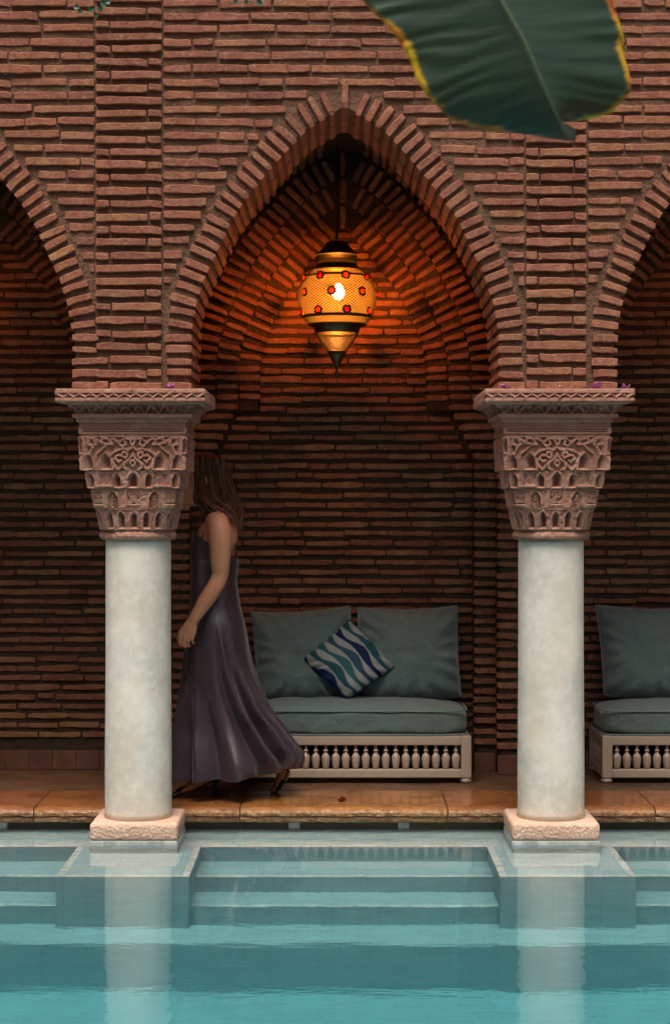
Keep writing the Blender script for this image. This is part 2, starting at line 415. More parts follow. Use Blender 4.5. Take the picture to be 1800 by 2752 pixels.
class BrickPool:
    LEN = [0.045, 0.065, 0.085, 0.112, 0.14, 0.17, 0.2, 0.23, 0.27]
    def __init__(s, name, H, D, mat, nvar=5):
        s.geo = {}; s.me = {}; s.mat = mat; s.H = H
        for L in s.LEN:
            s.geo[L] = [brick_geo(L, H, D, rng) for _ in range(nvar)]
            s.me[L] = [None] * nvar
        s.name = name
    def pick(s, L):
        k = min(s.LEN, key=lambda a: abs(math.log(a / L))); return k, int(rng.integers(len(s.geo[k])))
    def mesh(s, k, i):
        if s.me[k][i] is None:
            v, f = s.geo[k][i]; me = mesh_from(s.name, v, f); me.materials.append(s.mat); s.me[k][i] = me
        return s.me[k][i]
class BrickSet:
    """collects placed bricks; the ones that show largest become objects, the rest one joined part"""
    def __init__(s, pool): s.pool = pool; s.items = []
    def put(s, c, L, ang=0.0, hs=1.0, weight=1.0, yaw=0.0):
        """c = centre of the front face (world), ang = rotation in the wall plane about y"""
        s.items.append((np.array(c, float), L, ang, hs, weight, yaw, bool(rng.random() < 0.5)))
    def emit(s, parent, name, limit=300, xlim=None, rest='rest_of_bricks'):
        fx = lambda c: (c[0] / c[1] * F + CX, CY - (c[2] - EYE) / c[1] * F)
        sc = []
        for k, it in enumerate(s.items):
            x, y = fx(it[0]); inside = (-60 < x < 1860) and (-20 < y < 2760)
            sc.append(((it[1] / it[0][1] * it[4]) if inside else -1, k))
        sc.sort(reverse=True); big = set(k for w, k in sc[:limit] if w > 0)
        acc = Acc()
        for k, (c, L, ang, hs, wt, yaw, flip) in enumerate(s.items):
            kk, vi = s.pool.pick(L); sx = L / kk
            if k in big:
                o = obj(name, s.pool.mesh(kk, vi), None, parent, c, (0, ang, yaw + (0)), (sx, 1, hs))
                o.rotation_mode = 'XYZ'
            else:
                v, f = s.pool.geo[kk][vi]
                ca, sa = math.cos(ang), math.sin(ang); cyw, syw = math.cos(yaw), math.sin(yaw)
                Ry = np.array([[ca, 0, sa], [0, 1, 0], [-sa, 0, ca]]); Rz = np.array([[cyw, -syw, 0], [syw, cyw, 0], [0, 0, 1]])
                acc.add(v * np.array([sx, 1, hs]), f, Rz @ Ry, c)
        if acc.n:
            tag(obj(rest, acc.mesh(rest), s.pool.mat, parent), kind='stuff')

def fill_course(bs, x0, x1, z, Y, Lmean, start, hs=1.0, jit=0.0025, weight=1.0, minL=0.03, gap=0.006):
    """lay bricks end to end from x0 to x1"""
    x = x0 + gap * 0.5; first = True
    while x < x1 - minL * 0.6:
        L = Lmean * rng.uniform(0.93, 1.05) if rng.random() > 0.13 else Lmean * rng.uniform(0.35, 0.8)
        if first: L = Lmean * start; first = False
        if x + L > x1 - 0.055: L = x1 - gap * 0.5 - x
        if L < minL * 0.5: break
        L = min(L, 0.33)
        bs.put((x + L / 2, Y + rng.normal(0, jit * 1.1), z + rng.normal(0, jit)), L, rng.normal(0, 0.004), hs * rng.uniform(0.88, 1.16), weight)
        x += L + gap * rng.uniform(0.5, 2.2)

# ------------------------------------------------------------------ arcade wall
RING = 0.108
def wall_core(name, Yf, Yb, off, ztop, mat):
    """wall elevation with the arch openings cut out (openings widened by 'off': the mortar lies behind the brick faces)"""
    prof = offset_half(HALF, off); prof[0, 1] = ZAB
    xs, zb = [], []
    for b in BAYS:
        H, _ = resample(prof, 70)
        H = H[H[:, 0] >= 0]
        left = [(b - w, z) for w, z in H]; right = [(b + w, z) for w, z in H[::-1]]
        pts = left + right
        for p in pts: xs.append(p[0]); zb.append(p[1])
    order = [(XL, ZAB)] + list(zip(xs, zb)) + [(XR, ZAB)]
    order = [p for i, p in enumerate(order) if i == 0 or p[0] > order[i - 1][0] + 1e-5 or abs(p[1] - order[i - 1][1]) > 1e-5]
    v, f = [], []
    n = len(order)
    for (x, z) in order:
        v += [(x, Yf, z), (x, Yf, ztop), (x, Yb, ztop), (x, Yb, z)]
    for i in range(n - 1):
        a, c = i * 4, i * 4 + 4
        f += [(a, c, c + 1, a + 1), (a + 1, c + 1, c + 2, a + 2), (a + 2, c + 2, c + 3, a + 3), (a + 3, c + 3, c, a)]
    f += [(0, 1, 2, 3), (4 * n - 1, 4 * n - 2, 4 * n - 3, 4 * n - 4)]
    me = mesh_from(name, v, f); fix_normals(me); return me
M_OFF = 0.0125
arcade = obj('arcade_wall', wall_core('arcade_wall', YA + M_OFF, YAB, 0.012, ZTOP, M_mortar), M_mortar)
tag(arcade, 'thin-brick arcade wall with pointed arches on two carved columns above the pool', 'wall')

poolA = BrickPool('brick', 0.0312, 0.05, M_brick)
poolV = BrickPool('arch_brick', 0.030, 0.25, M_brick)
wall_b = BrickSet(poolA); arch_b = BrickSet(poolV)
PW = [(-1.0385, -0.744), (0.8205, 1.0915)]       # pilaster strips (x range) over the two columns in view
strips = [(PW[0][0] - BAY, PW[0][1] - BAY), PW[0], PW[1], (PW[1][0] + BAY, PW[1][1] + BAY)]
PITCH = 0.0556
outer = offset_half(HALF, RING + 0.012); outer[0, 1] = ZAB - 0.1
oz = outer[:, 1].max()
XV0, XV1 = -2.35, 2.35
# pilaster strips
for si, (a, b) in enumerate(strips):
    z = ZAB + 0.019; k = 0
    while z < ZTOP - 0.05:
        if b > XV0 and a < XV1:
            w = b - a - 0.012; big = w * rng.uniform(0.74, 0.8)
            r = rng.random()
            if r < 0.12: parts = [w]
            elif k % 2: parts = [big, w - big - 0.007]
            else: parts = [w - big - 0.007, big]
            x = a + 0.006
            for L in parts:
                wall_b.put((x + L / 2, YA - 0.009 + rng.normal(0, 0.003), z + rng.normal(0, 0.002)), L, rng.normal(0, 0.008), rng.uniform(0.9, 1.15)); x += L + 0.007
        z += PITCH * rng.uniform(0.95, 1.05); k += 1
# spandrels between the strips and the arch rings
for si in range(len(strips) - 1):
    xa, xb = strips[si][1], strips[si + 1][0]; bc = BAYS[si]
    z = ZAB + 0.024; k = 0
    while z < ZTOP - 0.05:
        hw = float(half_at(outer, z)) if z < oz + 0.02 else -1
        st = 1.0 if k % 2 else rng.uniform(0.5, 0.68)
        segs = []
        if hw > 0: segs = [(xa, bc - hw - 0.008 - rng.uniform(0, 0.012)), (bc + hw + 0.008 + rng.uniform(0, 0.012), xb)]
        else: segs = [(xa, xb)]
        for (p, q) in segs:
            p2, q2 = max(p, XV0), min(q, XV1)
            if q2 - p2 > 0.022: fill_course(wall_b, p2, q2, z, YA, 0.232, st, minL=0.028)
        z += PITCH * 1.03 * rng.uniform(0.95, 1.05); k += 1
# arch rings
def ring_bricks(bs, prof, centre, Y, rlen, pitch, depth_rows, xlim=(XV0, XV1), zmin=None, w=1.0, key=True):
    L = np.r_[0, np.cumsum(np.linalg.norm(np.diff(prof, axis=0), axis=1))]
    n = int(round((L[-1] - pitch * 0.5) / pitch)); st = (L[-1] - pitch * 0.5) / n
    for side in (-1, 1):
        for k in range(n):
            s = (k + 0.35) * st + rng.normal(0, 0.0025)
            x = np.interp(s, L, prof[:, 0]); z = np.interp(s, L, prof[:, 1])
            x2 = np.interp(s + 0.01, L, prof[:, 0]); z2 = np.interp(s + 0.01, L, prof[:, 1])
            tx, tz = x2 - x, z2 - z; q = math.hypot(tx, tz); tx /= q; tz /= q
            nx, nz = tz, -tx                       # outward
            ang_extra = rng.normal(0, 0.022)
            l = rlen * rng.uniform(0.93, 1.06)
            cx = centre + side * (x + nx * (l / 2)); cz = z + nz * (l / 2)
            if not (xlim[0] < cx < xlim[1]): continue
            if zmin and cz < zmin: continue
            ang = -math.atan2(nz, nx) * side + ang_extra
            for d, (yy, wt) in enumerate(depth_rows):
                bs.put((cx + (rng.normal(0, 0.002) if d else 0), Y + yy + rng.normal(0, 0.003), cz + (rng.normal(0, 0.003) if d else 0)), l, ang, rng.uniform(0.88, 1.14), wt * w)
    if key:
        x, z = prof[-1]
        for yy, wt in depth_rows: bs.put((centre, Y + yy, z + rlen / 2 + 0.004), rlen, math.pi / 2, 1.0, wt * w)
for b in BAYS: ring_bricks(arch_b, HALF, b, YA - 0.004, RING, 0.0518, [(0.0, 1.0), (0.262, 0.1)])
wall_b.emit(arcade, 'brick', 300); arch_b.emit(arcade, 'arch_brick', 290, rest='rest_of_arch_bricks')

# ------------------------------------------------------------------ vault and roof over the walkway
vaultp = offset_half(HALF, 0.152); vaultp[0, 1] = ZAB
v, f = [], []
pts = [(XL - 0.6, ZAB)]
for b in BAYS:
    H, _ = resample(vaultp, 46); H = H[H[:, 0] >= 0]
    pts += [(b - w, z) for w, z in H] + [(b + w, z) for w, z in H[::-1]]
pts.append((XR + 0.6, ZAB))
n = len(pts)
for x, z in pts: v += [(x, YAB - 0.004, z), (x, YW + 0.2, z), (x, YAB - 0.004, 3.5), (x, YW + 0.2, 3.5)]
for i in range(n - 1):
    a, c = 4 * i, 4 * i + 4
    f += [(a, c, c + 1, a + 1), (a + 2, a + 3, c + 3, c + 2), (a, a + 2, c + 2, c), (a + 1, c + 1, c + 3, a + 3)]
me = mesh_from('vault', v, f); fix_normals(me)
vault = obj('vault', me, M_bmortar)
tag(vault, 'dark pointed barrel vaults of radial bricks roofing the walkway behind the arcade', 'vault')
poolR = BrickPool('vault_brick', 0.027, 0.2, M_bbrick)
vb = BrickSet(poolR)
VHALF = offset_half(HALF, 0.14)
for b in BAYS: ring_bricks(vb, VHALF, b, YAB + 0.01, 0.06, 0.0505, [(0.03, 1.0), (0.255, .9), (0.48, .8), (0.705, .7), (0.93, .6)], key=False)
vb.emit(vault, 'vault_brick', 300, rest='rest_of_vault_bricks')

# ------------------------------------------------------------------ back wall with pilasters and arch rings
back = obj('back_wall', None, None) if False else None
acc = Acc()
acc.box((XL - 0.6, YW + 0.013, -0.2), (XR + 0.6, YW + 0.3, 3.45))
Y2, Y3 = 9.302, 9.212
for cx in ALLCOL:
    acc.box((cx - 0.238 + 0.012, Y2 + 0.014, 0.0), (cx + 0.238 - 0.012, YW + 0.02, 1.66))
    acc.box((cx - 0.124 + 0.012, Y3 + 0.014, 0.0), (cx + 0.124 - 0.012, Y2 + 0.02, ZAB + 0.02))
    for k in range(6):
        z0 = 1.655 + k * 0.042; hw2 = 0.238 + (z0 - 1.64) * 0.5 - 0.014
        acc.box((cx - hw2, Y2 + 0.016, z0), (cx + hw2, YW + 0.018, z0 + (0.042 if k < 5 else 0.05)))
inner1 = offset_half(HALF, -0.112); inner2 = offset_half(HALF, -0.226)
def ring_core(acc, pin, pout, centre, Yf, Yb, zbot):
    A, _ = resample(pin, 60); B, _ = resample(pout, 60)
    A = A.copy(); B = B.copy()
    full = lambda P: [(centre - w, z) for w, z in P] + [(centre + w, z) for w, z in P[::-1]]
    a, b = full(A), full(B); n = len(a); v = []; f = []
    a[0] = (a[0][0], zbot); b[0] = (b[0][0], zbot); a[-1] = (a[-1][0], zbot); b[-1] = (b[-1][0], zbot)
    for i in range(n): v += [(a[i][0], Yf, a[i][1]), (b[i][0], Yf, b[i][1]), (a[i][0], Yb, a[i][1]), (b[i][0], Yb, b[i][1])]
    for i in range(n - 1):
        p, q = 4 * i, 4 * i + 4
        f += [(p, q, q + 1, p + 1), (p, p + 2, q + 2, q), (p + 1, q + 1, q + 3, p + 3)]
    acc.add(v, f)
for b in BAYS:
    ring_core(acc, offset_half(HALF, -0.112 + 0.012), offset_half(HALF, 0.18), b, Y2 + 0.012, YW + 0.02, ZAB)
    ring_core(acc, offset_half(HALF, -0.226 + 0.012), offset_half(HALF, -0.09), b, 9.36 + 0.012, YW + 0.03, ZAB)
me = acc.mesh('back_wall'); fix_normals(me)
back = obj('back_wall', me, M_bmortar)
tag(back, 'dim brick back wall with stepped pilasters and niche arches behind the walkway', 'wall')
poolB = BrickPool('brick', 0.0265, 0.05, M_bbrick)
poolC = BrickPool('niche_arch_brick', 0.0265, 0.12, M_bbrick)
poolP = BrickPool('pilaster_brick', 0.0285, 0.08, M_bbrick)
bw = BrickSet(poolB); br = BrickSet(poolC); bp = BrickSet(poolP)
ZSK = 0.097
for b in BAYS:
    z = ZSK + 0.085; k = 0
    xlo, xhi = max(b - (BAY / 2 - 0.238), XV0), min(b + (BAY / 2 - 0.238), XV1)
    while z < 2.9:
        if z < ZAB - 0.01: hw = BAY / 2 - 0.238
        else: hw = float(half_at(inner2, z))
        if z > 1.64 and z < ZAB - 0.01: hw = BAY / 2 - 0.238 - 0.03 - (z - 1.64) * 0.42
        if hw > 0.03:
            p, q = max(b - hw, XV0), min(b + hw, XV1)
            if q - p > 0.05:
                # courses drift a little, as laid by eye
                fill_course(bw, p, q, z, YW, 0.218, 1.0 if k % 2 else rng.uniform(0.45, 0.7), jit=0.002, weight=1.0)
        z += 0.0505 * rng.uniform(0.96, 1.04); k += 1
    ring_bricks(br, inner1, b, Y2, 0.112, 0.0505, [(0.0, 1.0)], zmin=ZAB - 0.05)
    ring_bricks(br, offset_half(HALF, 0.004), b, Y2 - 0.02, 0.112, 0.0505, [(0.0, 1.0)], zmin=ZAB - 0.05)
    ring_bricks(br, inner2, b, 9.36, 0.11, 0.0505, [(0.0, 1.0)], zmin=ZAB + 0.02)
for cx in ALLCOL[0:]:
    if not (XV0 < cx < XV1): continue
    z = ZSK + 0.06; k = 0
    while z < ZAB:
        hw2 = 0.238 + max(0, (z - 1.64)) * 0.5
        for side in (-1, 1):
            L = hw2 - 0.124 - 0.004
            bp.put((cx + side * (0.124 + 0.002 + L / 2), Y2 + rng.normal(0, 0.003), z + rng.normal(0, 0.002)), L, rng.normal(0, 0.015), rng.uniform(0.9, 1.15))
        z += 0.0515 * rng.uniform(0.95, 1.05)
    z = ZSK + 0.05
    while z < ZAB + 0.01:
        w = 0.248; a = w * rng.choice([0.36, 0.5, 0.64])
        for L, c in ((a, -w / 2 + a / 2), (w - a - 0.005, w / 2 - (w - a - 0.005) / 2)):
            bp.put((cx + c, Y3 + rng.normal(0, 0.003), z + rng.normal(0, 0.002)), L, rng.normal(0, 0.012), rng.uniform(0.9, 1.15))
        z += 0.0515 * rng.uniform(0.95, 1.05)
bw.emit(back, 'brick', 300); br.emit(back, 'niche_arch_brick', 295, rest='rest_of_niche_arch_bricks'); bp.emit(back, 'pilaster_brick', 280, rest='rest_of_pilaster_bricks')
# skirting tiles
def skirt(x0, x1, Y, w=0.125):
    n = max(1, round((x1 - x0) / w)); st = (x1 - x0) / n
    for i in range(n):
        me = box_mesh('skirting_tile', (0, 0, 0), (st - 0.0014, 0.02, ZSK), 0.0015, 1)
        obj('skirting_tile', me, M_skirt, back, (x0 + i * st + 0.0015, Y + rng.uniform(-0.001, 0.001), 0.001))
for b in BAYS:
    skirt(max(b - (BAY / 2 - 0.238), -2.1), min(b + (BAY / 2 - 0.238), 2.1), YW - 0.012)
for cx in COLX:
    for s in (-1, 1):
        a, c = sorted((cx + s * 0.128, cx + s * 0.24)); skirt(a, c, Y2 - 0.012, 0.2)
    skirt(cx - 0.126, cx + 0.126, Y3 - 0.014, 0.26)
# unseen end walls, added to keep the walkway dark
for nm, x0, x1, lb in (('added_end_wall', XL - 0.55, XL - 0.3, 'unseen end wall added on the left to keep the walkway dark'), ('added_end_wall', XR + 0.3, XR + 0.55, 'unseen end wall added on the right to keep the walkway dark')):
    o = obj(nm, box_mesh(nm, (x0, YAB, -0.2), (x1, YW, 3.4)), M_bmortar); tag(o, lb, 'wall', kind='structure')

# ------------------------------------------------------------------ floor, kerb
floor = obj('floor', box_mesh('floor', (XL - 0.6, YK1 - 0.02, -0.2), (XR + 0.6, YW + 0.1, -0.012)), M_floorbed); tag(floor, 'dark tiled walkway floor under the arcade', kind='structure')
ts = 0.152; d = ts / math.sqrt(2)
def clip_poly(P, y0, y1):
    def cl(P, f):
        out = []
        for i in range(len(P)):
            a, b = P[i], P[(i + 1) % len(P)]; fa, fb = f(a), f(b)
            if fa >= 0: out.append(a)
            if (fa >= 0) != (fb >= 0):
                t = fa / (fa - fb); out.append((a[0] + (b[0] - a[0]) * t, a[1] + (b[1] - a[1]) * t))
        return out
    P = cl(P, lambda p: p[1] - y0)
    if len(P) > 2: P = cl(P, lambda p: y1 - p[1])
    return P
tile_full = None
for j in range(-1, 9):
    for i in range(-24, 25):
        cx = i * 2 * d + (d if j % 2 else 0); cyy = YK1 + j * d
        if abs(cx) > 2.15: continue
        g = d - 0.0022
        P = clip_poly([(cx - g, cyy), (cx, cyy - g), (cx + g, cyy), (cx, cyy + g)], YK1 + 0.004, YW - 0.013)
        if len(P) < 3: continue
        P = [(x - cx, y - cyy) for x, y in P]; nn = len(P); h = rng.uniform(-0.001, 0.001)
        ins = [(x * 0.985, y * 0.985) for x, y in P]
        vv = [(x, y, -0.014) for x, y in P] + [(x, y, -0.0012) for x, y in P] + [(x, y, 0.0) for x, y in ins]
        ff = [(k, (k + 1) % nn, nn + (k + 1) % nn, nn + k) for k in range(nn)] + [(nn + k, nn + (k + 1) % nn, 2 * nn + (k + 1) % nn, 2 * nn + k) for k in range(nn)] + [tuple(range(2 * nn, 3 * nn))]
        obj('floor_tile', mesh_from('floor_tile', vv, ff), M_ftile, floor, (cx, cyy, h))
kb = [-3.28, -2.33, -1.383 * 1.0, -0.437, 0.517, 1.47, 2.42, 3.4]
kb = [XA(p, YK0) for p in (90 - 1112, 90 - 556, 90, 644, 1203, 1761, 1761 + 556, 1761 + 1112)]
kerb_lab = {2: 'ochre stone kerb slab at the pool edge behind the left column', 3: 'ochre stone kerb slab at the pool edge below the sofa, a fallen flower on it',
            4: 'ochre stone kerb slab at the pool edge behind the right column', 1: 'pale ochre stone kerb slab cut by the left photo edge', 5: 'reddish stone kerb slab cut by the right photo edge',
            0: 'ochre stone kerb slab further left out of view', 6: 'ochre stone kerb slab further right out of view'}
for i in range(1, 6):
    x0, x1 = kb[i] + 0.003, kb[i + 1] - 0.003
    bm = bmesh.new(); nx, segs = 30, []
    # section: top flat, rounded nose, small step, rough lower lip
    sec = [(YK1 - 0.004, 0.0), (YK0 + 0.06, 0.0), (YK0 + 0.022, -0.003), (YK0 + 0.006, -0.012), (YK0, -0.026), (YK0 + 0.002, -0.040), (YK0 + 0.012, -0.045), (YK0 + 0.008, -0.052), (YK0 + 0.012, -0.066), (YK0 + 0.02, -0.073), (YK1 - 0.004, -0.073)]
    vv = []
    for a in range(nx):
        e = 1 if a in (0, nx - 1) else 0
        for k, (y, z) in enumerate(sec):
            w = 0 if k in (0, 1, 10) else 0.003 * mnoise.noise((x0 + a * 0.9 + i, k * 1.3, 5.0))
            vv.append((x0 + (x1 - x0) * a / (nx - 1), y + w + (0.004 * e if 1 < k < 10 else 0), z + w - (0.003 * e if k < 5 else 0)))
    m = len(sec); ff = [(a * m + k, a * m + (k + 1) % m, (a + 1) * m + (k + 1) % m, (a + 1) * m + k) for a in range(nx - 1) for k in range(m)]
    ff += [tuple(range(m))[::-1], tuple((nx - 1) * m + k for k in range(m))]
    me = mesh_from('kerb_stone', vv, ff); fix_normals(me)
    tag(obj('kerb_stone', me, M_kerb), kerb_lab[i], 'kerb stone', 'kerb stones along the pool edge')
# gutter wall behind the kerb, walkway foundation
o = obj('foundation', box_mesh('foundation', (XL - 0.6, YK0 + 0.16, -1.9), (XR + 0.6, YW + 0.2, -0.0745)), M_floorbed); tag(o, kind='structure')
for px, wpx, lb in ((790, 30, 'small white spacer block in the dark gap below the sofa kerb, left one'), (1085, 30, 'small white spacer block in the dark gap below the sofa kerb, right one'), (2, 26, 'small white spacer block under the kerb at the left photo edge')):
    x = XA(px, YK0 + 0.02); w = wpx * YK0 / F
    tag(obj('spacer_block', box_mesh('spacer_block', (x - w / 2, YK0 + 0.035, -0.125), (x + w / 2, YK0 + 0.09, -0.0735), 0.004), M_btile), lb, 'block', 'spacer blocks under the kerb')

# ------------------------------------------------------------------ pool
ZB = ZWATER - 1.57
LED = ZWATER - 0.177; T2 = ZWATER - 0.47; T3 = ZWATER - 0.73; T4 = ZWATER - 0.997
YL, Y_2, Y_3, Y_4, YP = 7.93, 7.615, 7.358, 7.06, 7.298
PXL, PXR, PYN = XL - 0.3, 3.3, -2.2
pool = obj('pool_basin', box_mesh('pool_basin', (PXL - 0.3, PYN - 0.3, ZB - 0.2), (PXR + 0.3, YK0 + 0.4, ZB)), M_pool); tag(pool, kind='structure')
yb = YK0 + 0.16
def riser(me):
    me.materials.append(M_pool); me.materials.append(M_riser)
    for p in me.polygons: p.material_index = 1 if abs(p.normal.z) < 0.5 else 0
for nm, y0, zt in (('ledge', YL, LED), ('step', Y_2, T2), ('step', Y_3, T3), ('step', Y_4, T4)):
    yend = {'ledge': yb}.get(nm, None)
    if nm == 'step': yend = {Y_2: YL, Y_3: Y_2, Y_4: Y_3}[y0]
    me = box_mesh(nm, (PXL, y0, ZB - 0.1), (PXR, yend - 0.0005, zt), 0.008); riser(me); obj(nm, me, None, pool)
for nm, lo, hi in (('pool_wall', (PXL - 0.3, PYN, ZB - 0.1), (PXL, yb, 0)), ('pool_wall', (PXR, PYN, ZB - 0.1), (PXR + 0.3, yb, 0)), ('pool_wall', (PXL - 0.3, PYN - 0.3, ZB - 0.1), (PXR + 0.3, PYN, 0))):
    obj(nm, box_mesh(nm, lo, hi), M_poolf, pool)
plat = [(-1.14, -0.597), (0.675, 1.23)]
plat = [(plat[0][0] - BAY, plat[0][1] - BAY)] + plat + [(plat[1][0] + BAY, plat[1][1] + BAY)]
for a, b in plat:
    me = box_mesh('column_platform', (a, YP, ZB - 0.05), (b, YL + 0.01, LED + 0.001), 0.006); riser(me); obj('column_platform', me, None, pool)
# edge tiles
def edge_row(x0, x1, y0, y1, z, along='x', tl=0.115):
    L = (x1 - x0) if along == 'x' else (y1 - y0); n = max(1, round(L / tl)); st = L / n
    for i in range(n):
        if along == 'x': lo, hi = (0.001, 0, 0), (st - 0.002, y1 - y0, 0.007); loc = (x0 + i * st, y0, z)
        else: lo, hi = (0, 0.001, 0), (x1 - x0, st - 0.002, 0.007); loc = (x0, y0 + i * st, z)
        obj('edge_tile', box_mesh('edge_tile', lo, hi, 0.0015, 1), M_ptile, pool, (loc[0], loc[1], loc[2] + rng.uniform(-0.0008, 0.0004)))
for k, (a, b) in enumerate(plat[1:3]):
    edge_row(a + 0.03, b - 0.03, YP - 0.002, YP + 0.033, LED - 0.001)
    edge_row(a - 0.002, a + 0.028, YP - 0.002, YL, LED - 0.001, 'y')
    edge_row(b - 0.028, b + 0.002, YP - 0.002, YL, LED - 0.001, 'y')
for (x0, x1) in ((-1.9, plat[1][0] - 0.004), (plat[1][1] + 0.004, plat[2][0] - 0.004), (plat[2][1] + 0.004, 1.9)):
    edge_row(x0, x1, YL - 0.002, YL + 0.035, LED - 0.003)
    edge_row(x0, x1, Y_2 - 0.002, Y_2 + 0.035, T2 - 0.003)
    edge_row(x0, x1, Y_3 - 0.002, Y_3 + 0.035, T3 - 0.003)
water = obj('water', box_mesh('water', (PXL - 0.1, PYN - 0.1, ZB - 0.15), (PXR + 0.1, yb + 0.05, ZWATER)), M_water); tag(water, kind='structure')

# ------------------------------------------------------------------ surroundings behind and beside the camera (out of view)
M_deck = simple('stone_deck', (0.30, 0.20, 0.14), 0.7); M_plaster = simple('ochre_plaster', (0.30, 0.20, 0.15), 0.85)
g = obj('ground', box_mesh('ground', (-150, -150, -2.2), (150, 150, -1.95)), M_deck); tag(g, kind='structure')
for lo, hi in (((PXL - 6, PYN - 7, -2), (PXL - 0.3, YAB, -0.02)), ((PXR + 0.3, PYN - 7, -2), (PXR + 6, YAB, -0.02)), ((PXL - 0.3, PYN - 7, -2), (PXR + 0.3, PYN - 0.3, -0.02))):
    tag(obj('pavement', box_mesh('pavement', lo, hi), M_deck), kind='structure')
for lo, hi, lb in (((-8.5, -7.4, -2), (8.5, -7.0, 6.5), 'unseen plaster courtyard wall added behind the camera to block low sky'), ((-8.8, -7.4, -2), (-8.4, 9.8, 5.2), 'unseen plaster courtyard wall added on the left to block low sky'), ((8.4, -7.4, -2), (8.8, 9.8, 5.2), 'unseen plaster courtyard wall added on the right to block low sky')):
    tag(obj('sky_blocking_wall', box_mesh('sky_blocking_wall', lo, hi), M_plaster), lb, 'wall', kind='structure')  # unseen walls added to hold back low sky and darken the walkway

# ------------------------------------------------------------------ columns: plinth, shaft, carved capital, abacus
CS = 1776.0     # capital drawing units per metre; drawing y runs down from the abacus top (125) to the bottom (1285)
def seg_dist(x, y, pts):
    """distance to a polyline"""
    d = np.full(np.broadcast(x, y).shape, 1e9)
    for (x0, y0), (x1, y1) in zip(pts[:-1], pts[1:]):
        dx, dy = x1 - x0, y1 - y0; L = dx * dx + dy * dy + 1e-9
        t = np.clip(((x - x0) * dx + (y - y0) * dy) / L, 0, 1)
        d = np.minimum(d, np.hypot(x - x0 - t * dx, y - y0 - t * dy))
    return d
def arch_sd(x, y, xc, ytop, ybot, w):
    """approximate signed distance (negative inside) of a pointed niche"""
    hw = w / 2.0; R_ = w * 1.15; ys = ytop + math.sqrt(R_ ** 2 - (R_ - hw) ** 2)
    ax = np.abs(x - xc)
    up = np.hypot(ax + (R_ - hw), np.minimum(y - ys, 0)) - R_
    lo = ax - hw
    d = np.where(y < ys, up, lo)
    return np.maximum(d, y - ybot)
def stroke(h, d, w, amp):
    return np.maximum(h, amp * (1 - smoothstep(w * 0.45, w, d)))
